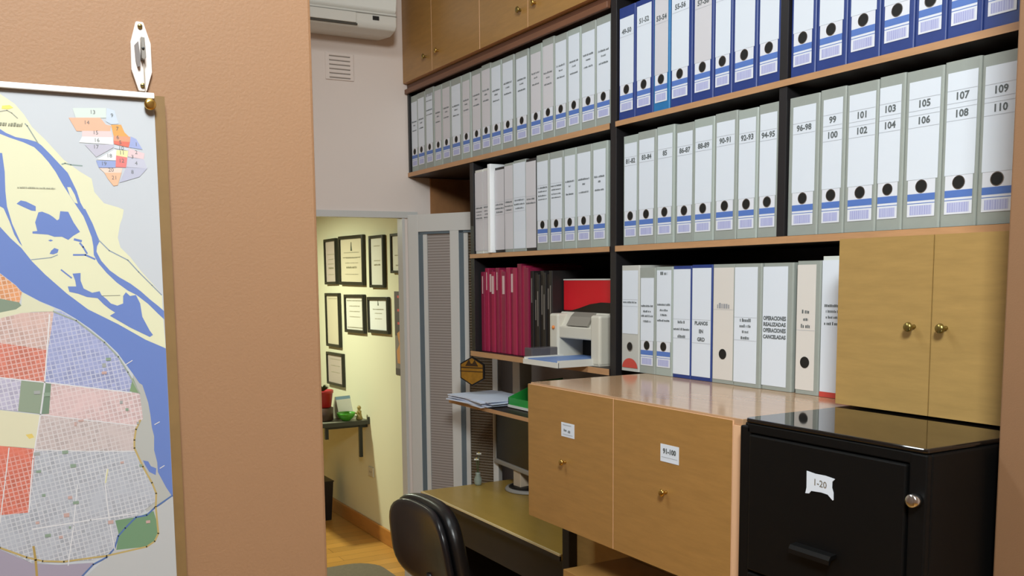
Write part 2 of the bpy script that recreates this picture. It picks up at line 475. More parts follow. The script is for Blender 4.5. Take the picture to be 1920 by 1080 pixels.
# brown boards fixed on the wall behind the folded door leaf
struct('trim_2', MB().box(1.80, 2.14, YB - 0.010, YB - 0.0005, 0.0, 2.022), BROWNPANEL)
MAP_SHAPES=[
('p',(243,240,203),0,[(17.3,1740.6),(31.0,1737.9),(35.1,1735.1),(40.5,1731.3),(46.2,1724.0),(51.1,1715.3),(59.7,1706.4),(71.8,1692.0),(82.7,1683.7),(90.8,1678.7),(92.2,1668.6),(98.8,1660.2),(109.2,1657.2),(113.1,1655.6),(112.0,1649.8),(109.7,1644.0),(107.6,1633.6),(109.2,1626.1),(116.1,1618.6),(124.0,1607.2),(131.7,1597.8),(138.9,1588.7),(139.0,1568.0),(140.4,1544.2),(135.3,1542.2),(122.9,1542.9),(103.9,1552.3),(82.4,1569.9),(67.5,1578.6),(51.4,1591.3),(37.4,1603.6),(24.0,1619.6),(10.6,1631.3)]),
('p',(196,196,190),0,[(113.9,1526.2),(120.4,1516.3),(124.2,1501.7),(125.4,1491.6),(126.6,1481.0),(127.5,1473.8),(127.3,1462.4),(128.9,1452.1),(129.4,1444.1),(134.7,1431.0),(139.0,1422.9),(129.4,1416.0),(118.7,1412.1),(105.6,1440.2),(107.8,1483.5)]),
('p',(112,138,208),0,[(11.9,1652.7),(25.2,1641.2),(31.9,1632.6),(38.7,1625.5),(45.4,1615.5),(54.0,1605.4),(68.2,1590.9),(82.9,1578.2),(104.6,1565.8),(124.6,1552.7),(140.4,1545.0),(140.4,1489.4),(140.0,1421.8),(138.6,1423.8),(134.7,1431.0),(129.0,1444.1),(128.9,1452.1),(126.9,1462.5),(127.5,1473.8),(126.1,1481.0),(125.4,1491.6),(124.2,1501.7),(120.4,1516.3),(118.0,1518.2),(113.9,1525.3),(108.6,1533.8),(102.7,1543.4),(93.7,1553.6),(83.6,1563.2),(74.0,1571.0),(63.4,1578.3),(49.2,1585.2),(37.1,1592.8),(33.4,1597.6),(23.2,1606.9),(9.6,1615.7)]),
('p',(112,138,208),0,[(117.8,1455.0),(121.9,1453.7),(123.8,1449.5),(127.9,1447.3),(127.2,1441.7),(122.3,1444.9),(119.3,1450.9)]),
('p',(112,138,208),0,[(22.5,1713.6),(29.5,1712.5),(33.2,1710.0),(39.5,1707.3),(47.3,1706.1),(53.7,1704.5),(56.9,1702.0),(63.1,1695.2),(69.0,1688.3),(74.0,1682.5),(77.0,1675.4),(79.6,1669.0),(81.8,1660.2),(84.9,1653.8),(84.6,1647.7),(78.3,1658.5),(74.5,1665.3),(70.1,1673.2),(65.4,1683.0),(61.0,1689.9),(56.5,1695.6),(51.7,1700.5),(44.6,1703.7),(35.5,1706.6),(29.3,1709.0),(22.3,1709.7)]),
('p',(243,240,203),0,[(73.0,1671.7),(75.3,1671.7),(78.0,1666.2),(79.9,1659.4),(77.6,1660.1),(74.5,1665.7)]),
('p',(112,138,208),0,[(82.0,1656.2),(85.0,1655.4),(89.8,1644.1),(92.8,1634.7),(94.2,1631.0),(92.0,1626.9),(91.4,1622.8),(94.5,1615.7),(100.4,1608.2),(107.3,1602.7),(115.4,1597.6),(122.8,1591.5),(129.8,1584.6),(135.8,1579.3),(140.1,1575.3),(139.8,1568.4),(135.1,1573.3),(128.0,1581.2),(119.4,1588.6),(113.1,1592.1),(105.1,1598.6),(98.0,1606.2),(92.1,1614.1),(89.3,1620.3),(89.3,1626.9),(88.5,1633.8),(85.9,1642.4),(82.9,1651.3)]),
('l',(150,165,185),2,[(93.4,1631.8),(100.8,1623.6),(114.3,1616.1),(121.9,1606.8),(131.6,1596.1),(138.7,1588.2)]),
('p',(112,138,208),0,[(21.5,1695.5),(29.9,1695.1),(30.8,1681.6),(30.4,1667.5),(30.8,1656.2),(33.6,1643.3),(37.0,1633.8),(39.5,1626.7),(37.4,1629.5),(34.5,1635.4),(31.9,1644.8),(28.5,1654.6),(19.3,1660.6)]),
('p',(112,138,208),0,[(37.3,1658.3),(40.3,1660.8),(43.9,1660.1),(50.3,1656.7),(50.1,1653.1),(47.2,1653.4),(41.5,1656.1)]),
('p',(112,138,208),0,[(51.9,1652.3),(54.5,1652.8),(59.2,1650.9),(62.0,1648.9),(64.5,1646.5),(66.0,1647.4),(67.1,1653.4),(72.7,1653.1),(76.1,1645.1),(80.3,1637.9),(75.5,1635.0),(71.6,1631.7),(67.2,1634.1),(61.9,1634.0),(57.6,1635.6),(46.9,1636.3),(47.0,1637.9),(50.3,1638.3),(49.2,1644.7)]),
('p',(112,138,208),0,[(59.1,1623.5),(61.5,1625.6),(64.4,1624.4),(63.5,1621.9),(60.5,1620.7),(57.9,1621.1)]),
('p',(112,138,208),0,[(57.3,1631.2),(59.2,1632.0),(61.0,1631.2),(59.1,1630.4)]),
('l',(112,138,208),4,[(76.1,1632.1),(80.7,1630.9)]),
('l',(112,138,208),3,[(79.8,1629.3),(81.9,1626.4),(84.4,1621.5)]),
('l',(112,138,208),3,[(74.7,1620.3),(83.2,1620.3),(89.9,1617.0)]),
('l',(150,165,180),1.5,[(45.1,1616.7),(58.8,1618.3),(63.4,1620.3)]),
('p',(112,138,208),0,[(73.2,1606.0),(79.0,1606.4),(78.7,1600.6),(80.6,1594.4),(86.6,1591.0),(92.1,1592.1),(93.2,1589.2),(96.9,1585.8),(99.9,1582.3),(104.6,1580.5),(109.0,1582.1),(109.3,1588.0),(111.5,1590.9),(114.5,1587.9),(119.0,1588.6),(121.9,1581.8),(123.0,1571.1),(128.2,1559.8),(130.5,1556.3),(128.0,1554.7),(113.3,1562.9),(98.6,1572.7),(102.7,1575.1),(98.9,1577.8),(94.7,1581.6),(90.3,1586.7),(82.6,1587.8),(76.6,1590.4),(70.2,1592.1),(69.3,1596.2),(75.3,1596.1),(74.8,1600.7)]),
('l',(112,138,208),2.5,[(65.4,1608.9),(72.3,1602.7)]),
('l',(130,135,120),1,[(93.1,1588.4),(107.0,1588.5)]),
('l',(150,170,165),2,[(70.2,1688.7),(72.5,1689.6),(76.5,1688.6),(84.5,1688.2)]),
('l',(160,170,165),2,[(46.5,1717.4),(47.9,1715.9),(54.4,1703.8)]),
('l',(165,165,150),1.5,[(30.2,1725.2),(34.9,1726.3),(38.0,1724.6),(41.7,1721.0)]),
('p',(250,235,110),0,[(31.9,1729.5),(36.9,1730.3),(39.3,1728.5),(35.6,1727.1),(31.4,1727.2)]),
('p',(248,170,115),1,[(13.1,1615.7),(23.2,1606.5),(33.4,1597.2),(37.1,1592.4),(35.7,1586.8),(34.8,1584.4),(22.0,1587.5),(11.5,1589.7)]),
('p',(140,155,135),0,[(11.5,1589.7),(22.1,1587.9),(34.8,1584.8),(36.2,1582.3),(32.4,1579.6),(21.5,1577.5),(10.8,1577.1)]),
('p',(233,230,198),0,[(37.1,1592.4),(49.1,1584.8),(58.9,1579.7),(58.0,1577.3),(43.2,1577.3),(21.2,1572.8),(10.5,1572.3),(10.8,1577.1),(21.5,1577.5),(32.4,1579.6),(36.2,1582.3)]),
('p',(232,195,185),1,[(10.5,1572.3),(21.2,1573.2),(35.8,1576.7),(58.4,1577.3),(55.7,1562.6),(52.3,1548.0),(20.1,1554.8),(9.5,1556.5)]),
('p',(238,140,118),1,[(9.5,1556.5),(20.1,1554.8),(52.3,1548.0),(49.0,1523.5),(18.6,1529.1),(8.0,1531.0)]),
('p',(178,185,228),1,[(58.4,1577.3),(63.3,1577.5),(74.0,1570.2),(83.6,1562.0),(93.6,1552.3),(102.2,1541.8),(108.5,1530.8),(115.1,1516.6),(111.6,1510.8),(52.0,1522.9),(49.0,1523.5),(52.7,1548.0),(55.7,1562.6)]),
('p',(140,168,125),0,[(113.4,1522.8),(118.0,1509.9),(110.4,1511.8)]),
('p',(212,206,230),1,[(8.0,1531.0),(18.6,1529.1),(32.9,1526.2),(29.3,1502.3),(17.1,1504.5),(6.5,1506.1)]),
('p',(155,170,148),0,[(32.9,1526.2),(49.0,1523.1),(44.7,1499.0),(29.3,1502.3)]),
('p',(128,150,128),0,[(49.8,1523.0),(53.5,1522.4),(50.6,1498.5),(45.4,1498.9)]),
('p',(240,207,206),1,[(53.5,1522.4),(118.0,1509.5),(118.8,1499.9),(119.5,1489.0),(114.7,1483.7),(45.4,1498.5),(50.6,1498.5)]),
('p',(238,231,198),0,[(6.5,1506.1),(17.1,1504.1),(44.6,1498.2),(39.4,1472.5),(15.5,1476.9),(4.8,1478.7)]),
('p',(245,215,120),0,[(33.4,1483.8),(37.9,1484.2),(39.2,1481.2),(35.8,1480.3)]),
('p',(240,130,108),1,[(4.8,1478.7),(15.5,1476.9),(39.4,1472.1),(32.5,1423.1),(12.3,1423.7),(1.5,1424.3)]),
('p',(222,204,202),1,[(44.6,1498.2),(114.7,1483.7),(111.3,1472.3),(111.7,1463.5),(39.3,1470.8)]),
('p',(202,204,214),1,[(39.3,1470.8),(111.7,1463.5),(118.3,1447.5),(125.8,1428.9),(126.2,1420.0),(111.5,1409.9),(93.9,1408.3),(96.2,1397.5),(92.7,1384.8),(76.3,1378.5),(32.1,1382.9),(10.8,1398.5),(0.3,1405.0),(1.5,1424.3),(12.3,1423.7),(32.5,1423.1)]),
('p',(205,204,204),0,[(139.6,1422.8),(129.4,1416.0),(120.7,1409.6),(110.2,1407.9),(97.2,1392.9),(86.3,1379.1),(65.6,1362.8),(100.6,1338.9),(140.0,1331.8)]),
('p',(122,160,122),0,[(94.3,1408.3),(111.5,1409.0),(124.1,1412.2),(125.9,1404.4),(126.6,1393.1),(122.9,1386.9),(117.3,1383.2),(93.9,1384.1),(96.2,1397.5)]),
('p',(178,168,186),0,[(0.3,1405.0),(10.7,1397.2),(32.1,1382.9),(50.9,1378.6),(76.2,1376.3),(65.6,1362.8),(45.4,1348.9),(-2.5,1357.6)]),
('l',(90,120,180),3,[(139.5,1423.2),(125.1,1414.8),(118.6,1409.4),(110.2,1408.8),(101.6,1401.1),(96.0,1395.3),(92.7,1385.6),(86.3,1379.1),(76.1,1375.0),(63.6,1363.1)]),
('l',(205,178,112),3.2,[(117.4,1487.9),(113.7,1480.8),(112.1,1472.2),(111.8,1465.7),(117.6,1449.8),(124.0,1435.8),(126.9,1426.6),(126.0,1415.6),(127.0,1393.0),(123.8,1386.8),(117.3,1383.2),(86.4,1380.4),(54.8,1380.6),(39.7,1383.4),(28.6,1388.2),(10.8,1398.5),(3.8,1402.4)]),
('l',(190,160,90),4,[(33.9,1395.8),(34.8,1385.1),(35.1,1363.6)]),
('l',(240,238,240),2,[(55.3,1574.9),(49.0,1523.5),(44.6,1498.6),(37.5,1464.7),(32.2,1423.5)]),
('l',(240,238,240),2,[(18.5,1528.7),(49.0,1523.1),(111.6,1510.8)]),
('l',(240,238,240),1.6,[(21.5,1474.7),(17.5,1450.3),(11.9,1417.9)]),
('l',(240,238,240),2,[(33.6,1409.8),(76.0,1411.2),(111.6,1412.1)]),
('l',(240,238,240),1.6,[(90.0,1450.6),(88.2,1440.0),(89.6,1411.5),(92.7,1384.8)]),
('l',(240,238,240),1.6,[(67.8,1440.3),(63.3,1408.6),(57.7,1377.1)]),
('l',(240,238,240),1.6,[(45.4,1498.1),(114.7,1483.7)]),
('l',(240,238,240),1.4,[(39.4,1471.6),(75.0,1466.8),(111.7,1463.1)]),
('l',(235,228,170),2,[(90.8,1450.5),(88.6,1440.0)]),
('l',(170,180,165),2.5,[(58.0,1577.3),(73.9,1569.8),(93.6,1551.9),(103.3,1540.0),(109.9,1527.3),(118.0,1509.5)]),
('l',(240,238,240),1.5,[(108.2,1533.3),(113.6,1536.5)]),
('l',(240,238,240),1.5,[(128.3,1483.4),(132.2,1485.3)]),
('l',(240,238,240),1.5,[(130.8,1447.0),(134.3,1448.9)]),
('p',(226,236,230),0,[(79.9,1731.2),(104.0,1732.9),(103.6,1725.3),(81.8,1723.8)]),
('p',(214,226,242),0,[(104.6,1732.9),(110.0,1731.4),(112.6,1721.4),(107.0,1720.7),(103.4,1722.7)]),
('p',(248,192,160),0,[(76.8,1723.8),(99.3,1725.3),(103.3,1720.2),(106.9,1719.8),(106.1,1715.2),(81.9,1714.1)]),
('p',(243,175,95),0,[(107.0,1720.4),(114.4,1720.9),(116.6,1715.2),(119.6,1712.2),(120.8,1711.6),(108.4,1712.1)]),
('p',(238,168,132),0,[(108.4,1712.1),(120.8,1712.1),(120.3,1708.0),(108.2,1708.3)]),
('p',(238,122,102),0,[(108.2,1708.3),(120.3,1708.0),(119.1,1703.8),(108.4,1705.8)]),
('p',(172,183,232),0,[(121.1,1712.3),(125.1,1710.6),(129.5,1702.7),(119.5,1703.8)]),
('p',(243,217,216),0,[(85.8,1714.5),(106.7,1715.5),(107.7,1710.9),(85.6,1710.2)]),
('p',(252,253,252),0,[(85.6,1710.2),(107.7,1710.9),(107.8,1705.4),(83.2,1705.7)]),
('p',(206,202,218),0,[(87.1,1704.3),(108.1,1705.5),(108.0,1703.2),(95.0,1695.2)]),
('p',(220,226,235),0,[(108.7,1704.8),(119.1,1703.1),(118.7,1701.2),(108.5,1702.6)]),
('p',(252,252,252),0,[(95.2,1693.3),(108.5,1701.6),(110.0,1701.4),(109.3,1693.3)]),
('p',(247,240,180),0,[(110.0,1701.4),(118.7,1701.2),(117.8,1696.0),(109.5,1697.2)]),
('p',(242,135,132),0,[(109.5,1697.2),(117.8,1696.0),(116.5,1688.2),(108.7,1688.2)]),
('p',(162,178,228),0,[(94.6,1692.7),(109.0,1693.0),(108.7,1687.8),(96.4,1687.3)]),
('p',(252,223,207),0,[(96.7,1687.0),(113.7,1687.7),(112.9,1684.1),(100.2,1683.6)]),
('p',(252,198,162),0,[(100.2,1683.6),(112.9,1684.1),(109.6,1674.3),(106.5,1673.6),(102.4,1679.2)]),
('p',(242,213,217),0,[(119.1,1703.1),(130.9,1699.8),(130.1,1695.2),(118.2,1696.6)]),
('p',(208,208,226),0,[(117.8,1696.3),(130.1,1695.2),(132.3,1688.2),(116.8,1688.5)]),
('p',(198,199,221),0,[(116.5,1688.3),(132.3,1688.2),(126.2,1681.4),(110.9,1676.3)])]
MAP_NUMBERS=[('13',94.1,1729.0),('9',108.0,1727.5),('14',89.4,1720.9),('7',111.4,1717.5),('15',95.4,1713.7),('6',111.4,1711.1),('16',96.0,1708.0),('5',113.1,1707.2),('1',124.9,1706.4),('17',95.1,1702.9),('10',113.5,1702.9),('18',104.5,1696.6),('11',113.9,1699.3),('2',124.6,1700.2),('12',113.3,1693.2),('3',121.6,1696.5),('19',100.2,1690.4),('4',124.2,1691.7),('20',105.2,1685.8),('8',121.0,1684.8),('21',107.4,1679.9)]

# ------------------------------------------------------------------ wall map
map_t = thing('wall_map', 'large city map with wide blue river hanging on the terracotta wall', 'map', (0, 0.80, 1.35))
def mp_(x, z, y=-0.010):
    return (x, y, z - 1.35)
MB().box(-0.62, 0.1485, -0.0085, -0.0005, -0.30, 0.3952).build('dark_backing', M('dark_olive_tone', (108, 82, 44), 0.7, var=0.08, scale=(40, 40, 40)), map_t)  # dark olive panel behind the sheet, reaching past its right edge
rail = bevel(MB().box(-0.61, 0.140, -0.0135, -0.0088, 0.3920, 0.3965).build('top_rail', M('white_rail', (216, 216, 216), 0.4), map_t), 0.0008)
rail['label'] = 'white top rail'
mats, midx = [M('map_lavender_paper', (160, 163, 168), 0.5)], {}
sheet = MB()
sheet.flat([mp_(-0.61, 1.06), mp_(0.140, 1.06), mp_(0.140, 1.7418), mp_(-0.61, 1.7418)])
def mat_for(c, g):
    c = tuple(int(v * 0.755) for v in c)
    if (c, g) not in midx:
        midx[(c, g)] = len(mats)
        mats.append(grid_mat('map_blocks', c, (180, 178, 180)) if g else M('map_ink', c, 0.5))
    return midx[(c, g)]
for i, (kind, c, arg, pts) in enumerate(MAP_SHAPES):
    y = -0.010 - 0.000004 * (i + 1)
    P = [Vector((a / 1000, b / 1000)) for a, b in pts]
    if kind == 'p':
        sheet.flat([mp_(min(p.x, 0.1399), p.y, y) for p in P], mat_for(c, arg))
    else:
        w = arg * 0.00044 / 2
        for a, b in zip(P, P[1:]):
            d = (b - a).normalized()
            n = Vector((-d.y, d.x)) * w
            a2, b2 = a - d * w * .6, b + d * w * .6
            sheet.flat([mp_(q.x, q.y, y) for q in (a2 + n, a2 - n, b2 - n, b2 + n)], mat_for(c, 0))
ink = mat_for((110, 112, 112), 0)
yt = -0.01036
for s, a, b in MAP_NUMBERS:
    sheet.text(s, 0.0042, lambda p, q, a=a, b=b: mp_(a / 1000 + p, b / 1000 + q, yt), ink)
sheet.bars(0.026, 0.0011, lambda p, q: mp_(0.0515 + p, 1.6704 + q, yt), mat_for((150, 150, 130), 0))
sheet.bars(0.015, 0.0026, lambda p, q: mp_(0.0370 + p + q * .3, 1.7164 + q, yt), mat_for((150, 150, 125), 0))
sheet.flat([mp_(-0.61, 1.7398, yt), mp_(0.140, 1.7398, yt), mp_(0.140, 1.7402, yt), mp_(-0.61, 1.7402, yt)], mat_for((190, 196, 200), 0))
for _ in range(26):   # printed parks and plazas dotted over the street grid
    a, b = random.uniform(0.03, 0.12), random.uniform(1.40, 1.54)
    w, h = random.uniform(0.0008, 0.0022), random.uniform(0.0008, 0.0016)
    sheet.flat([mp_(a - w, b - h, yt), mp_(a + w, b - h, yt), mp_(a + w, b + h, yt), mp_(a - w, b + h, yt)], mat_for(random.choice([(150, 172, 150), (176, 178, 176), (214, 178, 170)]), 0))
sheet.build('map_sheet', mats, map_t, fixn=False)

t = thing('thumbtack', 'brass thumbtack pressed into the top right corner of the map', 'thumbtack', (0.1362, 0.789, 1.7373))
MB().lathe([(0.0012, -0.001), (0.0042, -0.0015), (0.0046, -0.0035), (0.0040, -0.0046), (0.0022, -0.0050)], (0, 0, 0), 'y', 20).build('head', BRASS, t)
MB().lathe([(0.0006, 0.0005), (0.0006, -0.0015)], (0, 0, 0), 'y', 8).build('pin', CHROME, t)

t = thing('wall_hook_plate', 'white elongated wall plate with metal hook above the map', 'hook', (0.1330, 0.80, 1.776))
pl = [(-0.0028, 0.0262), (0.0028, 0.0262), (0.0078, 0.0100), (0.0078, -0.0120), (0.0030, -0.0272), (-0.0030, -0.0272), (-0.0078, -0.0110), (-0.0074, 0.0100)]
bevel(MB().prism([(a, b) for a, b in pl], 1, -0.0040, -0.0002).build('plate', M('white_plate', (214, 204, 198), 0.35), t), 0.0008)
for zz in (0.0225, -0.0228):
    s = MB()
    s.lathe([(0.0019, -0.0040), (0.0019, -0.0052), (0.0012, -0.0056)], (0.0, 0, zz), 'y', 14)
    s.box(-0.0014, 0.0014, -0.0058, -0.0055, zz - 0.0003, zz + 0.0003, 1)
    s.build('screw', [BRASSD, HOLE], t)
h = MB()
h.prism([(-0.0005, 0.0135), (0.0022, 0.0130), (0.0026, -0.0020), (0.0012, -0.0042), (-0.0008, -0.0030)], 1, -0.0105, -0.0040)
h.lathe([(0.0011, -0.0105), (0.0011, -0.0112), (0.0006, -0.0114)], (0.0006, 0, 0.0045), 'y', 12, 1)
bevel(h.build('hook_lever', [M('worn_steel', (150, 146, 140), 0.35, metal=0.8), BLACKP], t), 0.0006)
MB().prism([(-0.0050, 0.0075), (-0.0022, 0.0105), (-0.0012, -0.0010), (-0.0016, -0.0085), (-0.0034, -0.0092), (-0.0046, -0.0040)], 1, -0.0075, -0.0040).build('catch', M('dark_worn_steel', (112, 106, 104), 0.45, metal=0.7), t)
MB().tube([(0.0012, -0.0070, -0.0035), (0.0013, -0.0066, -0.0150), (0.0016, -0.0064, -0.0290), (0.0016, -0.0100, -0.0330)], 0.00045, 8).build('cord', M('cord', (150, 140, 128), 0.8), t)

# ------------------------------------------------------------------ air conditioner and vent on the far wall
t = thing('air_conditioner', 'white split air conditioner high on the wall over the doorway', 'air conditioner', (1.17, YB, 2.56))
body = [(-0.001, 0.018), (-0.130, 0.004), (-0.185, 0.014), (-0.196, 0.030), (-0.196, 0.300), (-0.001, 0.300)]
o = bevel(MB().prism(body, 0, -0.40, 0.405).build('body', WHITEP, t), 0.008, 3)
p = MB().prism([(-0.196, 0.075), (-0.206, 0.085), (-0.212, 0.120), (-0.208, 0.295), (-0.196, 0.300)], 0, -0.395, 0.398)
bevel(p.build('front_panel', M('glossy_white_plastic', (226, 228, 222), 0.25), t), 0.004)
MB().box(-0.36, 0.23, -0.202, -0.194, 0.026, 0.066, bev=0.003).build('louver', WHITEP, t)
MB().box(-0.37, 0.235, -0.1985, -0.19, 0.0185, 0.0245).build('outlet_gap', M('outlet_shadow_plastic', (70, 66, 58), 0.6), t)
MB().box(0.300, 0.326, -0.1995, -0.195, 0.045, 0.060).build('display_window', BLACKP, t)
MB().box(-0.40, 0.402, -0.2005, -0.196, 0.066, 0.0685).build('panel_seam', M('seam_grey', (150, 150, 144), 0.5), t)

t = thing('vent_grille', 'small white slotted vent grille on the wall below the air conditioner', 'vent', (1.398, YB, 2.458))
MB().box(-0.060, 0.062, -0.006, -0.0005, -0.054, 0.054, bev=0.002).build('plate', WALLW, t)
g = MB()
for k in range(6):
    zz = 0.042 - k * 0.0170
    g.prism([(-0.0066, zz + 0.003), (-0.0105, zz - 0.0005), (-0.0095, zz - 0.0015), (-0.0062, zz + 0.001)], 0, -0.044, 0.046)
    g.box(-0.044, 0.046, -0.0066, -0.0060, zz - 0.0045, zz - 0.0006, 1)
g.build('slats', [WALLW, M('vent_gap', (150, 142, 134), 0.8)], t)

# ------------------------------------------------------------------ glazed door leaf, folded open into the recess
ang = math.atan2(-0.848, 0.53)
t = D.objects.new('door_1', None)
COL.objects.link(t)
t.location = (1.692, 3.722, 0.0)
t.rotation_euler = (0, 0, ang)
t['kind'] = 'structure'
t['label'] = 'narrow white glazed door leaf standing open'
L, TH = 0.430, 0.034
S1, P1, P2, S2 = 0.052, 0.209, 0.252, 0.405
f = MB()
f.box(0.0, S1, -TH / 2, TH / 2, 0.01, 1.863, bev=0.002)
f.box(S2, L, -TH / 2, TH / 2, 0.01, 1.863, bev=0.002)
f.box(P1, P2, -TH / 2, TH / 2, 0.30, 1.7905, bev=0.002)
f.box(S1, S2, -TH / 2, TH / 2, 1.7905, 1.863)
f.box(S1, S2, -TH / 2, TH / 2, 0.01, 0.30)
f.build('door_frame_panel', WHITEG, t)
for a, b, al, nm in ((S1, P1, 0.82, 'reeded_glass'), (P2, S2, 0.42, 'clear_reeded_glass')):
    reed = stripe_mat(nm, *(((146, 136, 130), (172, 164, 160)) if al > .5 else ((96, 82, 62), (150, 140, 126))), 0.0115, 0.10, 2, 0.55)
    reed.node_tree.nodes['Principled BSDF'].inputs['Alpha'].default_value = al
    MB().box(a, b, -0.004, 0.000, 0.30, 1.7905).build('glass_pane', reed, t)
    g = MB()
    g.box(a, a + 0.020, -TH / 2 + 0.004, -0.0045, 0.30, 1.7905)
    g.box(a, b, -TH / 2 + 0.004, -0.0045, 1.780, 1.7905)
    g.box(a + 0.020, a + 0.040, -TH / 2 + 0.008, -0.0045, 0.30, 1.780, 1)
    g.build('glazing_bead', [GREYST, WHITEG], t)
for zz in (0.35, 1.55):
    MB().lathe([(0.006, -0.04), (0.006, 0.04)], (-0.004, 0.010, zz), 'z', 12).build('hinge', CHROME, t)

# ------------------------------------------------------------------ shelving
bk = thing('bookcase', 'built-in black and beech shelving covering the whole right wall', 'bookcase', (0, 0, 0))
XS, XB = 1.70, 2.10
def upright(y0, y1, z0, z1, x0=XS):
    return MB().box(x0, XB, y0, y1, z0, z1, bev=0.001).build('upright', BLACKLAM, bk)
upright(2.2715, 2.2995, 1.2960, 2.62)
upright(1.6200, 1.6440, 1.6840, 2.62)
upright(3.1570, 3.1840, 1.3155, 2.0240)
upright(3.7250, 3.7370, 2.0250, 2.3800)
def board(y0, y1, z0, z1, x0=XS - 0.004, x1=XB):
    m = MB()
    m.box(x0 + 0.0015, x1, y0, y1, z0, z1, 0)
    m.box(x0, x0 + 0.0014, y0, y1, z0, z1, 1)
    return m.build('shelf_board', [DARKLAM, SHELFEDGE], bk)
board(2.3000, 3.7370, 2.0250, 2.0425)
board(0.9200, 2.2710, 2.0280, 2.0430)
board(2.3000, 3.1840, 1.6675, 1.6830)
board(0.9200, 2.2710, 1.6670, 1.6835)
board(2.3000, 3.1880, 1.2960, 1.3150)
board(2.3000, 3.3200, 1.1010, 1.1150, 1.665)
board(0.9200, 2.2710, 2.3950, 2.4100, XS + 0.004)
MB().box(XB, XB + 0.012, 0.92, 3.1840, 1.3160, 2.62).build('back_panel', DARKLAM, bk)
MB().box(XB, XB + 0.012, 3.1845, 3.737, 2.0250, 2.40).build('back_panel', DARKLAM, bk)
for z0, z1 in ((0.7505, 1.1005), (1.1155, 1.2955)):
    MB().box(1.880, 1.935, 3.130, 3.185, z0, z1, bev=0.002).build('support_post', M('pale_laminate', (196, 178, 156), 0.5), bk)
c = MB()
c.box(1.687, 1.700, 2.3000, 3.7370, 2.3700, 2.3890, 0, bev=0.002)
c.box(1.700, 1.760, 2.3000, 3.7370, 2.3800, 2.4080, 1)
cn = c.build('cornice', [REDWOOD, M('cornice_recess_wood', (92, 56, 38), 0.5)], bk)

def knob(parent, x, y, z, r=0.009, m=BRASS, length=0.017):
    k = MB()
    k.lathe([(r * .48, 0), (r * .46, -0.002), (r * .38, -0.004), (r * .36, -length * .40), (r * .75, -length * .58), (r, -length * .76), (r * .8, -length * .94), (r * .3, -length)], (x, y, z), 'x', 18)
    return k.build('knob', m, parent)

def door(parent, x0, x1, y0, y1, z0, z1, mat=WOOD, name='door'):
    m = MB()
    m.box(x0, x1, y0, y1, z0, z1)
    for f in m.bm.faces:
        f.normal_update()
        f.material_index = 0 if f.normal.x < -0.9 else 1
    return m.build(name, [mat, WOODD if mat is WOODD else EDGE], parent)

# two wall cabinets over the upper left shelf
for (y0, y1, ys, k1, k2, lab) in ((3.059, 3.736, 3.453, 3.510, 3.396, 'beech wall cabinet in the corner by the air conditioner wall'),
                                  (2.302, 3.057, 2.728, 2.774, 2.682, 'beech wall cabinet above the grey binders beside the black upright')):
    t = thing('wall_cabinet', lab, 'cabinet', (1.70, (y0 + y1) / 2, 2.41), group='wall cabinets over the shelves')
    yc = (y0 + y1) / 2
    MB().box(0.0, 0.40, y0 - yc, y1 - yc, 0.0, 0.60).build('carcass', WOOD, t)
    for a, b, k in ((ys + .0015, y1 - .001, k1), (y0 + .001, ys - .0015, k2)):
        d_ = door(t, -0.019, -0.0005, a - yc, b - yc, 0.003, 0.598)
        knob(d_, -0.019, k - yc, 0.068, 0.011, BRASSD if k in (k1,) else BRASS)

# two-door cabinet at the right, over the filing cabinet
t = thing('two_door_cabinet', 'two-door oak cabinet under the shelf at right, above the black filing cabinet', 'cabinet', (1.567, 1.131, 1.329))
MB().box(0.019, 0.52, -0.211, 0.213, 0.0, 0.336).build('carcass', WOODD, t)
for a, b, k, in ((0.0012, 0.213, 0.036), (-0.211, -0.0012, -0.030)):
    d_ = door(t, 0.0, 0.0185, a, b, 0.0, 0.336, WOODD)
    knob(d_, 0.0, k, 0.1655, 0.0095, BRASSD, 0.022)

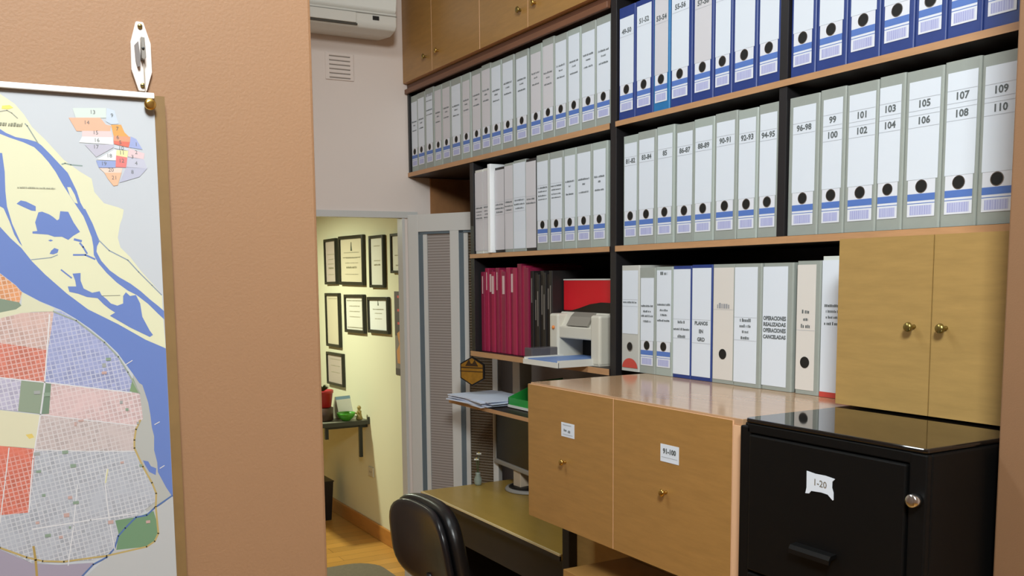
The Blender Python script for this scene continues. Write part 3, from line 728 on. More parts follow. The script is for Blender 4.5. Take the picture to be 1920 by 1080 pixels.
# low cupboard: its top carries the bottom row of binders
t = thing('low_cupboard', 'beech cupboard with two square doors and brass knobs beside the filing cabinet', 'cupboard', (1.315, 1.75, 0.95))
def L_(y):
    return y - 1.75
MB().box(0.020, 0.78, L_(1.352), L_(2.143), 0.0, 0.352).build('carcass', WOOD, t)
MB().box(0.0, 0.0195, L_(1.352), L_(1.3735), 0.0, 0.352).build('end_stile', EDGE, t)
MB().box(0.004, 0.785, L_(1.352), L_(2.138), 0.352, 0.3655, bev=0.001).build('top_panel', WOODT, t)
for a, b, kn, kz, la in ((1.7665, 2.146, 1.9672, 0.177, (1.926, 1.984)), (1.3755, 1.7640, 1.5743, 0.1765, (1.5333, 1.5935))):
    d_ = door(t, 0.0, 0.0190, L_(a), L_(b), 0.001, 0.3605)
    knob(d_, 0.0, L_(kn), kz, 0.0085)
    y0, y1 = L_(la[0]), L_(la[1])
    yc = (y0 + y1) / 2
    hh = 0.036 if kn > 1.8 else 0.0385
    zc = 0.2600 if kn > 1.8 else 0.2625
    lb = MB().box(-0.0008, -0.0001, y0, y1, zc - hh / 2, zc + hh / 2).build('label_card', CARD, d_)
    tx = MB()
    pf = lambda a, b, yc=yc, zc=zc: (-0.0012, yc - a, zc + b)
    if kn > 1.8:
        tx.bars(0.013, 0.0060, lambda a, b: pf(a - 0.011, b - 0.001), 0)
        tx.bars(0.011, 0.0070, lambda a, b: pf(a + 0.007, b - 0.003), 0)
        tx.flat([pf(-0.022, 0.0115), pf(0.016, 0.0115), pf(0.016, 0.0135), pf(-0.022, 0.0135)], 1)
        tx.flat([pf(-0.022, -0.0110), pf(0.022, -0.0110), pf(0.022, -0.0125), pf(-0.022, -0.0125)], 1)
    else:
        tx.text('91-100', 0.0150, lambda a, b: pf(a, b + 0.004), 0, bold=0.0008)
        tx.flat([pf(-0.026, -0.0085), pf(0.026, -0.0085), pf(0.026, -0.0095), pf(-0.026, -0.0095)], 1)
    tx.build('lettering', [INK, LINEC], lb)

# ------------------------------------------------------------------ filing cabinet
t = thing('filing_cabinet', 'black metal filing cabinet with torn paper tag reading 1-20', 'filing cabinet', (1.29, 1.136, 0))
def F_(y):
    return y - 1.136
sh = MB()
sh.box(0.012, 0.44, F_(0.928), F_(1.329), 0.012, 1.316, bev=0.004)
sh.box(0.0, 0.0125, F_(0.928), F_(0.9605), 0.012, 1.316, bev=0.003)
sh.box(0.0, 0.0125, F_(1.302), F_(1.329), 0.012, 1.310, bev=0.003)
sh.box(0.0, 0.0125, F_(0.955), F_(1.31), 1.2985, 1.316, bev=0.002)
sh.box(0.002, 0.43, F_(0.95), F_(1.32), 0.0, 0.0125)
sh.build('body', BLACKM, t)
bevel(MB().prism([(0.003, F_(0.930)), (0.0, F_(0.936)), (0.0, F_(1.312)), (0.012, F_(1.324)), (0.44, F_(1.330)), (0.44, F_(0.930))], 2, 1.3165, 1.325).build('top', BLACKTOP, t), 0.0035, 3)
for k in range(4):
    z1 = 1.2960 - k * 0.3205
    z0 = max(z1 - 0.262 if k == 0 else z1 - 0.315, 0.02)
    if k:
        z1 = 1.029 - (k - 1) * 0.335
        z0 = max(z1 - 0.330, 0.02)
    dr = MB().box(-0.004, 0.011, F_(0.9625), F_(1.3010), z0, z1, bev=0.003).build('drawer', BLACKM, t)
    hz = z0 + 0.073 if k == 0 else (z0 + z1) / 2
    h = MB()
    h.prism([(-0.004, hz + 0.010), (-0.018, hz + 0.008), (-0.022, hz + 0.001), (-0.022, hz - 0.007), (-0.019, hz - 0.007), (-0.018, hz), (-0.004, hz + 0.003)], 1, F_(1.092), F_(1.182))
    h.build('pull_handle', M('black_handle', (9, 9, 9), 0.4, spec=0.3), dr)
    if k == 0:
        yc, zc = F_(1.131), 1.2292
        pg = [(-0.029, 0.022), (-0.010, 0.020), (0.012, 0.0205), (0.0315, 0.0185), (0.0320, 0.0175), (0.0270, 0.0125), (0.0268, 0.002), (0.0300, -0.006), (0.0305, -0.0185), (0.029, -0.0195), (0.018, -0.0115), (0.004, -0.0105), (-0.018, -0.0120), (-0.0225, -0.0175), (-0.031, -0.0185), (-0.0305, -0.0165), (-0.0285, -0.008)]
        lb = MB().prism([(yc - a, zc + b) for a, b in pg], 0, -0.0050, -0.0042).build('paper_tag', CARD, dr)
        MB().text('1-20', 0.0165, lambda a, b: (-0.0053, yc - a - 0.001, zc + b + 0.004 - a * 0.05), bold=0.0002).build('lettering', M('brown_ink', (118, 110, 96), 0.6), lb)
MB().lathe([(0.009, 0), (0.0112, -0.003), (0.0112, -0.013), (0.0095, -0.016), (0.004, -0.0165)], (0.0, F_(0.9440), 1.2425), 'x', 18).build('lock', CHROME, t)

# ------------------------------------------------------------------ binders
def binder(yl, yr, z, body, label, group, texts=(), style='std', H=0.315, X=XS + 0.006, tilt=0.0, yaw=0.0, card=None, cw=0.86, gap=0.0010,
           depth=0.285, top=0.293, bot=0.098, name='binder', holez=0.084, spine=None, shift=0.0):
    w = yl - yr - gap
    t = thing(name, label, 'binder', (X, (yl + yr) / 2, z), (tilt, 0, yaw), group)
    r, th, hw = min(0.0045, w * .2), 0.0028, w / 2
    arc = [(r - r * math.cos(a), -hw + r - r * math.sin(a)) for a in (math.pi / 2, math.pi / 3, math.pi / 6, 0)]
    pts = [(depth, -hw)] + arc + [(x, -y) for x, y in reversed(arc)] + [(depth, hw), (depth, hw - th), (th, hw - th), (th, -hw + th), (depth, -hw + th)]
    MB().prism(pts, 2, 0.0, H).build('cover', body, t)
    MB().box(0.02, depth - 0.02, -hw * .72, hw * .72, 0.004, H - 0.012).build('paper_block', PAPER, t)
    card = card or CARD
    k = H / 0.315
    e = -0.0003
    ys = shift * w
    if style in ('full', 'fullhole'):
        bot, top = 0.010, 0.306
    lw = cw * w / 2
    lb = MB().box(e - 0.0006, e, -lw - ys, lw - ys, bot * k, top * k).build('spine_label', card, t)
    if texts:
        tx = MB()
        for it in texts:
            s, zz, size = it[:3]
            pf = lambda a, b, zz=zz: (e - 0.0010, -ys - a, zz * k + b)
            if s == '-':
                tx.flat([pf(-lw, -0.0004), pf(lw, -0.0004), pf(lw, 0.0004), pf(-lw, 0.0004)], 1)
            elif s is None:
                tx.bars(lw * 2 * it[3], size, pf, 2 if len(it) > 4 else 0)
            else:
                tx.text(s, size, pf, 0, bold=0.0006, width=lw * 1.86)
        tx.build('lettering', [INK, LINEC, INKF], lb)
    if style == 'std':
        sw = min(lw * 0.93, 0.031)
        pl = lambda a, b, q=0.0: (e - 0.0008 - q, -ys - a, b * k)
        s = MB()
        q = lambda a0, a1, b0, b1, mi, o: s.flat([pl(a0, b0, o), pl(a1, b0, o), pl(a1, b1, o), pl(a0, b1, o)], mi)
        q(-sw, sw, 0.0235, 0.0975, 0, 0.0)
        q(-sw, sw, 0.0555, 0.0695, 1, 0.0002)
        q(-sw, sw, 0.0495, 0.0510, 1, 0.0002)
        q(-sw * .80, sw * .80, 0.0270, 0.0460, 2, 0.0002)
        for j in range(9):
            a = -sw * .78 + j * sw * .175
            q(a, a + sw * random.uniform(.03, .09), 0.0275, 0.0455, 3, 0.0003)
        s.build('barcode_sticker', [M_STICK, BLUEBAND, BARC, BARC2], t)
    if style in ('std', 'fullhole', 'red'):
        rr = min(0.0122, hw * 0.36)
        hl = MB()
        hl.lathe([(rr * .98, e - 0.0009), (rr * .98, e - 0.0012)], (0, -ys, holez * k), 'x', 22, 0, False)
        hl.lathe([(rr * .98, e - 0.0009), (rr * 1.10, e - 0.0009), (rr * 1.10, e - 0.0014), (rr * .98, e - 0.0014)], (0, -ys, holez * k), 'x', 22, 1, False, False)
        hl.build('finger_hole', [HOLE, HOLE if style == 'fullhole' else CHROME], t)
    if style == 'red':
        s = MB()
        s.flat([(e - 0.001, lw * math.cos(a), 0.010 + lw * .78 * math.sin(a)) for a in [math.pi * j / 14 for j in range(15)]], 0)
        s.build('red_emblem', REDPR, t)
    return t

M_STICK = M('sticker_white', (220, 223, 232), 0.45)
BARC2 = M('barcode_violet', (160, 164, 210), 0.5)

# highest grey row, left
A = [3.7235, 3.654, 3.577, 3.496, 3.422, 3.344, 3.254, 3.181, 3.098, 3.027, 2.949, 2.863, 2.768, 2.682, 2.609, 2.535, 2.459, 2.381, 2.303]
wide = {5: 'white-carded', 11: 'wide white-carded'}
for i in range(18):
    g = 'grey binders on the highest left shelf'
    yl, yr = A[i], A[i + 1]
    gap = 0.0012 if i not in (11, 12) else 0.010
    tx = [(None, 0.216, 0.0062, .8), (None, 0.201, 0.0055, .35), (None, 0.180, 0.0055, .7)]
    if i == 2:
        tx = [(None, 0.286, 0.014, .9, 1), (None, 0.262, 0.004, .9), (None, 0.226, 0.0055, .9), (None, 0.208, 0.004, .9)]
    zoff = random.uniform(-0.01, 0.01)
    tx = [(a, b + zoff, *c_) for a, b, *c_ in tx]
    extra = {0: 'touching the corner wall', 2: 'with striped card', 5: 'with wide white card', 11: 'with wide white card', 17: 'against the black upright'}.get(i, 'with three-line card')
    binder(yl, yr, 2.0430, GREYB if i % 3 else GREYB2, f'grey binder {extra}, {ORD[i]} from left on highest left shelf', g, tx, cw=random.uniform(.74, .86), gap=gap,
           H=0.315 + (0.004 if i in (2, 8, 13) else 0), top=random.choice((0.293, 0.289, 0.297)), X=XS + 0.006 + random.choice((0, 0.001, 0.003)),
           card=CARDW if i in (3, 4, 6, 7, 8, 12, 13) else CARD)

# middle left row
B = [3.155, 3.092, 3.030, 3.004, 2.935, 2.873, 2.789, 2.722, 2.643, 2.556, 2.486, 2.402, 2.322]
g = 'binders on the middle left shelf'
wt = [('-', 0.180, 0), (None, 0.172, 0.0055, .85), (None, 0.158, 0.0045, .75), (None, 0.146, 0.0045, .6), (None, 0.134, 0.0045, .85), ('-', 0.128, 0)]
wt2 = [('-', 0.187, 0), (None, 0.178, 0.006, .8), (None, 0.164, 0.0055, .9), (None, 0.150, 0.0055, .7), ('-', 0.140, 0)]
zb = 1.6840
binder(B[0], B[1], zb, WHITEB, 'white full-card binder, leftmost on middle left shelf by the black upright', g, wt, 'full', H=0.308, cw=.96, card=CARDW)
binder(B[1], B[2], zb, WHITEB, 'white full-card binder, second from left on middle left shelf', g, wt, 'full', H=0.309, cw=.96, card=CARDW)
t = thing('folder', 'thin white folder standing proud between white binders on middle left shelf', 'folder', (XS - 0.012, 3.017, zb), group='binders on the middle left shelf')
MB().box(0, 0.24, -0.010, 0.010, 0, 0.318, bev=0.002).build('cover', M('bright_white_card', (238, 240, 242), 0.5), t)
binder(B[3], B[4], zb, BLACKLAM, 'black-edged white-card binder, third binder from left on middle left shelf', g, wt2, 'full', H=0.302, cw=.97, card=CARDW)
binder(B[4], B[5], zb, GREYB, 'grey-backed full white-card binder, fourth from left on middle left shelf', g, wt2, 'full', H=0.309, cw=.95, card=CARDW)
binder(B[5], B[6], zb, GREYB, 'wide full white-card binder, fifth from left on middle left shelf', g, wt2, 'full', H=0.312, cw=.95)
binder(B[6], B[7], zb, BLACKLAM, 'black-edged white-card binder, sixth from left on middle left shelf', g, wt2[:3], 'full', H=0.308, cw=.97, card=CARDW)
bt = [('-', 0.214, 0), (None, 0.206, 0.0055, .9), (None, 0.194, 0.005, .8), (None, 0.180, 0.005, .8), (None, 0.168, 0.004, .8)]
bs = [(None, 0.212, 0.006, .85), (None, 0.197, 0.006, .2), (None, 0.172, 0.0055, .75)]
for i, (tx, what, m) in enumerate(((bt, 'four-line card and blue sticker', GREYB), (bt, 'five-line card and blue sticker', GREYB), (bs, 'narrow card', GREYB2), (bs, 'wide card and dark blue sticker', GREYB), (bs, 'short two-line card', GREYB2))):
    w = ['first', 'second', 'third', 'fourth', 'last'][i]
    binder(B[7 + i], B[8 + i], zb, m, f'grey binder with {what}, {w} ring-holed one, middle left shelf', g, tx, cw=.84 if i < 4 else .78, H=0.313, gap=0.0012 if i != 1 else 0.006, X=XS + 0.006)

# upper right: blue row
C1 = [2.2690, 2.192, 2.112, 2.042, 1.952, 1.873, 1.806, 1.722, 1.646]
C2 = [1.6180, 1.544, 1.459, 1.375, 1.294, 1.223, 1.149, 1.072, 1.000, 0.925]
g = 'blue binders on the upper right shelf'
nums = ['49-50', '51-52', '53-54', '55-56', '57-58', '59-60', '61-62', '63-64']
zc_ = 2.0440
for i in range(8):
    tz = 0.246 + (0.012 if i in (1, 3) else 0)
    lab = f'{"light blue" if i == 2 else "dark blue"} binder numbered {nums[i]} on the upper right shelf' if i < 5 else \
        f'dark blue binder, {["third", "second", "first"][i - 5]} to the left of the narrow upright, upper right shelf'
    tx = [(nums[i], tz, 0.0185), ('-', tz - 0.013, 0)] if i < 5 else [('-', 0.232, 0)]
    binder(C1[i], C1[i + 1], zc_, CYANB if i == 2 else BLUEB, lab, g, tx, cw=.80 if i else .84, gap=0.0012 if i != 3 else 0.004,
           top=0.285 if i == 0 else 0.300, shift=-.04 if i in (3,) else 0, card=CARDW if i in (2, 4) else CARD)
for i in range(9):
    lab = f'dark blue binder, {["first", "second", "third", "fourth", "fifth", "sixth", "seventh", "eighth", "ninth"][i]} to the right of the narrow upright, upper right shelf'
    if i > 6:
        continue
    binder(C2[i], C2[i + 1], zc_, BLUEB, lab, g, [('-', 0.232, 0)], cw=.78, gap=0.0012)

# middle right: numbered grey row
D1 = [2.250, 2.178, 2.095, 2.019, 1.943, 1.864, 1.783, 1.713, 1.6455]
D2 = [1.6180, 1.528, 1.456, 1.373, 1.309, 1.223, 1.146, 1.068]
g = 'numbered grey binders on the middle right shelf'
zd = 1.6845
n1 = ['81-82', '83-84', '85', '86-87', '88-89', '90-91', '92-93', '94-95']
for i in range(8):
    tz = 0.243 + random.uniform(-.003, .003)
    binder(D1[i], D1[i + 1], zd, GREYB if i % 2 else GREYB2, f'grey binder with white card numbered {n1[i]} on the middle right shelf', g,
           [(n1[i], tz, 0.0185), ('-', tz - 0.012, 0), ('-', tz + 0.012, 0)], cw=.80, X=XS + 0.005 + (0.004 if i in (0, 3) else 0), H=0.312 + 0.002 * (i % 3))
n2 = [('96-98',), ('99', '100'), ('101', '102'), ('103', '104'), ('105', '106'), ('107', '108'), ('109', '110')]
for i in range(7):
    n = n2[i]
    if len(n) == 1:
        tx = [(n[0], 0.243, 0.0185), ('-', 0.231, 0), ('-', 0.255, 0)]
    else:
        tx = [(n[0], 0.247, 0.0195), (n[1], 0.214, 0.0195), ('-', 0.235, 0), ('-', 0.259, 0), ('-', 0.202, 0), ('-', 0.226, 0)]
    binder(D2[i], D2[i + 1], zd, GREYB, f'grey binder with white card numbered {" and ".join(n)} on the middle right shelf', g, tx, cw=.82 if i not in (0, 1) else .74,
           shift=0.02 if i not in (3,) else -0.04, H=0.314 + 0.002 * (i % 2))

# bottom row, standing on the low cupboard
E = [2.252, 2.167, 2.095, 2.021, 1.946, 1.865, 1.782, 1.689, 1.589, 1.512, 1.420]
g = 'binders standing on the low cupboard'
ze = 1.3162
binder(E[0], E[1], ze, M('pale_grey_binder_card', (190, 190, 184), 0.5), 'pale binder with red half-round emblem at its foot, on the low cupboard', g,
       [(None, 0.206, 0.0055, .9), ('-', 0.194, 0), ('-', 0.214, 0)], 'red', bot=0.112, top=0.300, cw=.86, H=0.309, holez=0.074)
binder(E[1], E[2], ze, GREYB, 'narrow grey binder with four-line card beside the red-emblem binder on low cupboard', g,
       [(None, 0.202, 0.006, .9), (None, 0.186, 0.006, .6), (None, 0.172, 0.006, .9), (None, 0.156, 0.006, .6)], cw=.82, H=0.301, top=0.285)
binder(E[2], E[3], ze, GREYB2, 'grey binder with blue strip above its card, third on the low cupboard', g,
       [(None, 0.296, 0.009, .5), (None, 0.206, 0.006, .9), (None, 0.190, 0.006, .55), (None, 0.176, 0.006, .45), (None, 0.160, 0.006, .9)], cw=.84, H=0.303, top=0.305)
binder(E[3], E[4], ze, BLUEB, 'blue binder with plain full white card, left one of two on low cupboard', g,
       [('-', 0.166, 0), (None, 0.158, 0.0075, .45), (None, 0.138, 0.0065, .95), (None, 0.118, 0.0085, .45), ('-', 0.112, 0)], 'full', cw=.92, H=0.304)
binder(E[4], E[5], ze, BLUEB, 'blue binder with full white card reading PLANOS, on low cupboard', g,
       [('-', 0.166, 0), ('PLANOS', 0.156, 0.0135), ('EN', 0.134, 0.0130), ('GRD', 0.112, 0.0140), ('-', 0.102, 0)], 'full', cw=.90, H=0.306)
binder(E[5], E[6], ze, GREYB, 'white-faced grey binder with keyhole-shaped finger hole on low cupboard', g,
       [(None, 0.206, 0.014, .62, 1), ('-', 0.196, 0)], 'fullhole', cw=.88, H=0.306, card=CARDE, holez=0.078)
binder(E[6], E[7], ze, GREYB, 'grey binder with blank-topped white card, between keyhole and OPERACIONES binders', g,
       [('-', 0.178, 0), (None, 0.171, 0.0085, .48), (None, 0.156, 0.0075, .50), (None, 0.141, 0.0065, .28), (None, 0.126, 0.0085, .38), ('-', 0.119, 0)], 'full', cw=.84, H=0.306, X=XS + 0.002, shift=-.06)
binder(E[7], E[8] + 0.004, ze, GREYB, 'grey binder with white card reading OPERACIONES, on low cupboard', g,
       [('OPERACIONES', 0.178, 0.0135), ('REALIZADAS', 0.163, 0.0125), ('OPERACIONES', 0.148, 0.0135), ('CANCELADAS', 0.132, 0.0125)], 'full', cw=.82, H=0.306, shift=-.08)
binder(E[8] - 0.006, E[9], ze, GREYB, 'worn grey binder with cream card and finger hole, on low cupboard', g,
       [(None, 0.196, 0.0085, .42), (None, 0.178, 0.007, .26), (None, 0.162, 0.009, .5), ('-', 0.152, 0)], 'fullhole', cw=.78, H=0.309, card=CARDE, holez=0.076, shift=-.08)
tb = binder(E[9] - 0.004, E[10], ze, M('white_and_red_binder', (206, 212, 206), 0.5), 'white binder with red foot, partly hidden by the two-door cabinet', g,
            [(None, 0.206, 0.007, .8), (None, 0.193, 0.006, .7), (None, 0.180, 0.006, .7), (None, 0.166, 0.007, .8)], 'full', cw=.97, H=0.318, X=XS + 0.004)
MB().box(-0.0013, -0.0010, -0.043, 0.043, 0.0, 0.012).build('red_foot', REDPR, tb)['label'] = 'red band along the foot'

# torn lower corners of some cards are curled paper: bright flaps standing off the spine
# ------------------------------------------------------------------ folders and printer on the lower left shelf
g = 'magenta folders on the lower left shelf'
MAG = M('magenta_card', (160, 28, 72), 0.5, var=0.12, scale=(20, 60, 4))
MAG2 = M('dark_magenta_card', (134, 24, 62), 0.5, var=0.12, scale=(20, 60, 4))
yy = 3.146
for i in range(13):
    w = 0.0262
    hgt = 0.300 + 0.007 * ((i * 5) % 3) + (0.012 if i > 8 else 0)
    t = thing('folder', f'thin magenta folder, {ORD[i]} of the magenta folders from the left', 'folder', (1.722 + 0.003 * (i % 3), yy - w / 2, 1.3155), group=g)
    MB().box(0, 0.24, -w / 2 + .0006, w / 2 - .0006, 0, hgt, bev=0.002).build('cover', MAG if i % 2 else MAG2, t)
    if i in (0, 1, 2, 3, 4, 6, 8):
        ww = 0.003 if i in (0, 1, 4) else 0.008
        MB().box(-0.0006, -0.0001, -ww, ww, hgt - 0.082, hgt - 0.016).build('spine_label', M('worn_pink_label', (206, 176, 176), 0.6), t)
    yy -= w
g = 'black folders on the lower left shelf'
yy = 2.804
for i in range(7):
    w = 0.020
    hgt = 0.300 - 0.006 * (i % 3)
    t = thing('folder', f'thin black folder, {ORD[i]} of the black folders beside the magenta ones', 'folder', (1.730 + 0.004 * (i % 2), yy - w / 2, 1.3155), group=g)
    MB().box(0, 0.23, -w / 2 + .0006, w / 2 - .0006, 0, hgt, bev=0.002).build('cover', M('black_card', (28, 24, 24), 0.5), t)
    l0 = (0.19, 0.13, 0.11, 0.15, 0.10, 0.17, 0.12)[i]
    MB().box(-0.0006, -0.0001, -0.0032, 0.0032, l0, l0 + (0.085, 0.07, 0.12, 0.10, 0.12, 0.07, 0.13)[i]).build('spine_label', M('grey_label', (112, 106, 100), 0.6), t)
    yy -= w
o = bevel(MB().box(0, 0.055, -0.128, 0.146, 0, 0.100).build('box_file', [M('red_card', (206, 26, 38), 0.45)]), 0.002)
o.location = (1.772, 2.512, 1.4820)
tag(o, 'red box standing on top of the off-white printer', 'box')
MB().box(-0.0008, 0.0555, -0.1285, 0.1465, 0.1002, 0.1045).build('lid_edge', WHITEB, o)['label'] = 'white lid edge'

t = thing('printer', 'small off-white laser printer at the end of the lower left shelf', 'printer', (1.715, 2.512, 1.3155))
# local y from -0.140 (right) to 0.150 (left)
b = MB()
b.box(0.0, 0.24, 0.096, 0.148, 0.0, 0.158, bev=0.008, seg=3)
b.box(0.0, 0.24, -0.138, -0.088, 0.0, 0.158, bev=0.008, seg=3)
b.box(0.006, 0.24, -0.090, 0.098, 0.078, 0.118, bev=0.004)
b.prism([(0.014, 0.116), (0.032, 0.148), (0.046, 0.1625), (0.24, 0.170), (0.24, 0.10), (0.014, 0.10)], 1, -0.130, 0.140)
b.box(0.002, 0.24, -0.136, 0.146, 0.0, 0.014)
b.build('body', BEIGEP, t)
MB().box(0.10, 0.22, -0.088, 0.096, 0.014, 0.078).build('paper_slot', HOLE, t)
arcp = [(0.012, 0.119), (0.028, 0.147), (0.043, 0.1605), (0.041, 0.1640), (0.024, 0.150), (0.006, 0.121)]
MB().prism(arcp, 1, -0.062, 0.055).build('output_cover', M('smoky_plastic', (132, 128, 118), 0.2, spec=0.7), t)
MB().prism([(0.146, 0.1655), (0.090, 0.1665), (0.040, 0.176), (-0.020, 0.190), (-0.080, 0.1965), (-0.137, 0.1955), (-0.137, 0.1640), (0.000, 0.1630)], 0, 0.0465, 0.0555).build('paper_support', M('dark_smoky_plastic', (26, 24, 24), 0.3), t)
MB().lathe([(0.006, 0.0), (0.006, -0.004), (0.003, -0.006)], (0.0, 0.120, 0.112), 'x', 14).build('button', M('orange_plastic', (226, 132, 60), 0.4), t)
tr = MB()
tr.box(-0.130, 0.09, -0.098, 0.092, 0.006, 0.011)
tr.box(-0.134, -0.128, -0.104, 0.098, 0.000, 0.016)
tr.box(-0.130, 0.02, -0.104, -0.098, 0.000, 0.022)
tr.box(-0.130, 0.02, 0.092, 0.098, 0.000, 0.022)
tr.build('paper_tray', WHITEP, t)
MB().box(-0.10, 0.02, 0.10, 0.145, 0.018, 0.048, bev=0.003).build('tray_extension', M('clear_smoky', (96, 92, 96), 0.15, alpha=0.7), t)
MB().box(-0.122, 0.09, -0.092, 0.086, 0.0112, 0.0180).build('paper_sheets', M('blue_paper', (112, 140, 190), 0.5), t)

# ------------------------------------------------------------------ things under the lower shelf
t = thing('hexagonal_sign', 'amber and black hexagonal sign hung at the end of the lower shelf', 'sign', (1.700, 3.186, 1.2350), (0, 0, math.radians(-62)))
hx = lambda r: [(r * math.sin(math.radians(60 * k)) * 1.12, r * math.cos(math.radians(60 * k))) for k in range(6)]
MB().prism(hx(0.057), 1, 0.0, 0.006).build('rim', BLACKP, t)
amb = M('amber_panel', (140, 98, 28), 0.35, var=0.25, scale=(30, 30, 30))
hp = MB()
hp.prism(hx(0.051), 1, -0.002, -0.0001)
hp.box(-0.050, 0.050, -0.0030, -0.0021, 0.012, 0.016, 1).box(-0.055, 0.055, -0.0030, -0.0021, -0.002, 0.001, 1)
hp.prism([(-0.030, 0.020), (-0.012, 0.046), (-0.004, 0.030), (0.004, 0.030), (0.014, 0.045), (0.030, 0.020)], 1, -0.0030, -0.0021, 1)
hp.build('face', [amb, M('dark_print', (52, 34, 14), 0.5)], t)
MB().tube([(0, 0.003, 0.055), (0, 0.004, 0.0605)], 0.0015, 8).build('hanger', STEEL, t)

g = 'loose papers on the small shelf'
pap = MB().box(-0.105, 0.105, -0.1485, 0.1485, 0, 0.0040).build('paper_stack', PAPERB)
for i in range(6):
    o = pap if i == 0 else pap.copy()
    if i:
        COL.objects.link(o)
    o.location = (1.757 + random.uniform(-.006, .004), 3.150 + random.uniform(-.014, .014), 1.1154 + i * 0.0044)
    o.rotation_euler = (0, 0, math.radians((-5, 4, -2, 6, -7, 3)[i]))
    tag(o, 'wad of white paper in the messy pile on the small shelf over the monitor', 'paper', g)
t = thing('desk_tray', 'green plastic tray holding a white box beside the pile of papers', 'tray', (1.86, 2.86, 1.1154))
GRN = M('green_plastic', (42, 150, 62), 0.4)
b = MB()
b.box(-0.12, 0.12, -0.12, 0.12, 0, 0.004).box(-0.12, -0.116, -0.12, 0.12, 0, 0.038).box(0.116, 0.12, -0.12, 0.12, 0, 0.07)
b.prism([(-0.12, 0.0), (0.12, 0.0), (0.12, 0.095), (0.02, 0.090), (-0.12, 0.038)], 1, 0.116, 0.12)
b.prism([(-0.12, 0.0), (0.12, 0.0), (0.12, 0.095), (0.02, 0.090), (-0.12, 0.038)], 1, -0.12, -0.116)
b.build('tray', GRN, t)
MB().box(-0.1235, -0.1203, -0.118, 0.118, 0.003, 0.012).build('white_strip', WHITEB, t)

# ------------------------------------------------------------------ desk, monitor, chair
t = thing('desk', 'dark-fronted desk with a yellowish wooden top under the lower shelf', 'desk', (1.55, 2.853, 0))
DT = M('yellow_beech_desktop', (170, 138, 66), 0.34, var=0.06, scale=(30, 8, 30))
bevel(MB().box(0.004, 0.59, -0.505, 0.497, 0.730, 0.750).build('desktop', DT, t), 0.001)
e = MB()
e.box(-0.002, 0.0035, -0.505, 0.497, 0.728, 0.7435, 0)
e.box(-0.0026, 0.0035, -0.505, 0.497, 0.7437, 0.7497, 1)
e.build('edge_band', [BLACKLAM, M('pale_edge_line', (220, 200, 150), 0.4)], t)
MB().box(0.03, 0.05, -0.49, 0.47, 0.600, 0.729).build('apron', BLACKLAM, t)
for y in (-0.503, 0.440):
    MB().box(0.05, 0.56, y, y + 0.03, 0, 0.7295).build('side_panel', BLACKLAM, t)
MB().box(0.54, 0.56, -0.47, 0.44, 0.20, 0.7295).build('modesty_panel', DARKLAM, t)

t = thing('monitor', 'flat computer monitor with silver bezel at the back of the desk', 'monitor', (1.905, 3.145, 0.7505), (0, 0, math.radians(-4)))
SIL = M('silver_plastic', (150, 146, 140), 0.4)
bz = MB()
bz.box(-0.035, 0.0, -0.225, 0.205, 0.080, 0.100, bev=0.004).box(-0.035, 0.0, -0.225, 0.205, 0.296, 0.312, bev=0.004)
bz.box(-0.035, 0.0, 0.187, 0.205, 0.098, 0.298, bev=0.004).box(-0.035, 0.0, -0.225, -0.207, 0.098, 0.298, bev=0.004)
bz.box(-0.02, 0.035, -0.215, 0.195, 0.09, 0.305, bev=0.006)
bz.build('bezel', SIL, t)
MB().box(-0.030, -0.021, -0.206, 0.186, 0.101, 0.295).build('screen', M('dark_screen', (10, 9, 9), 0.25), t)
MB().box(0.036, 0.060, -0.035, 0.035, 0.010, 0.20, bev=0.004).build('neck', BLACKP, t)
bs = MB()
bs.lathe([(0.100, 0.0), (0.104, 0.004), (0.098, 0.012), (0.030, 0.018)], (0.03, 0, 0), 'z', 36, 1)
bs.lathe([(0.088, 0.0130), (0.086, 0.0150), (0.030, 0.020)], (0.03, 0, 0), 'z', 36, 0)
bs.build('base', [BLACKP, SIL], t)

t = thing('bud_vase', 'tiny vase with two white flowers at the far left of the desk', 'vase', (1.795, 3.325, 0.7505))
MB().lathe([(0.012, 0.0), (0.015, 0.006), (0.016, 0.025), (0.009, 0.045), (0.011, 0.052)], (0, 0, 0), 'z', 18).build('vase', M('grey_green_glass', (140, 150, 140), 0.2), t)
for dx, dy, hz in ((0.004, -0.003, 0.128), (-0.004, 0.004, 0.104)):
    st = MB().tube([(0, 0, 0.045), (dx * .6, dy * .6, hz * .7), (dx, dy, hz)], 0.0012, 6).build('stem', M('green_stem', (70, 96, 54), 0.6), t)
    fl = MB()
    for k in range(6):
        a = k * math.pi / 3
        fl.prism([(dx + 0.002 * math.cos(a + 1.57), dy + 0.002 * math.sin(a + 1.57)), (dx + 0.009 * math.cos(a + .25), dy + 0.009 * math.sin(a + .25)), (dx + 0.011 * math.cos(a), dy + 0.011 * math.sin(a)), (dx + 0.009 * math.cos(a - .25), dy + 0.009 * math.sin(a - .25)), (dx + 0.002 * math.cos(a - 1.57), dy + 0.002 * math.sin(a - 1.57))], 2, hz, hz + 0.004)
    fl.lathe([(0.003, hz + 0.004), (0.003, hz + 0.007), (0.001, hz + 0.008)], (dx, dy, 0), 'z', 10, 1)
    fl.build('flower', [M('white_petal', (236, 236, 226), 0.6), M('yellow_centre', (226, 196, 90), 0.6)], st)

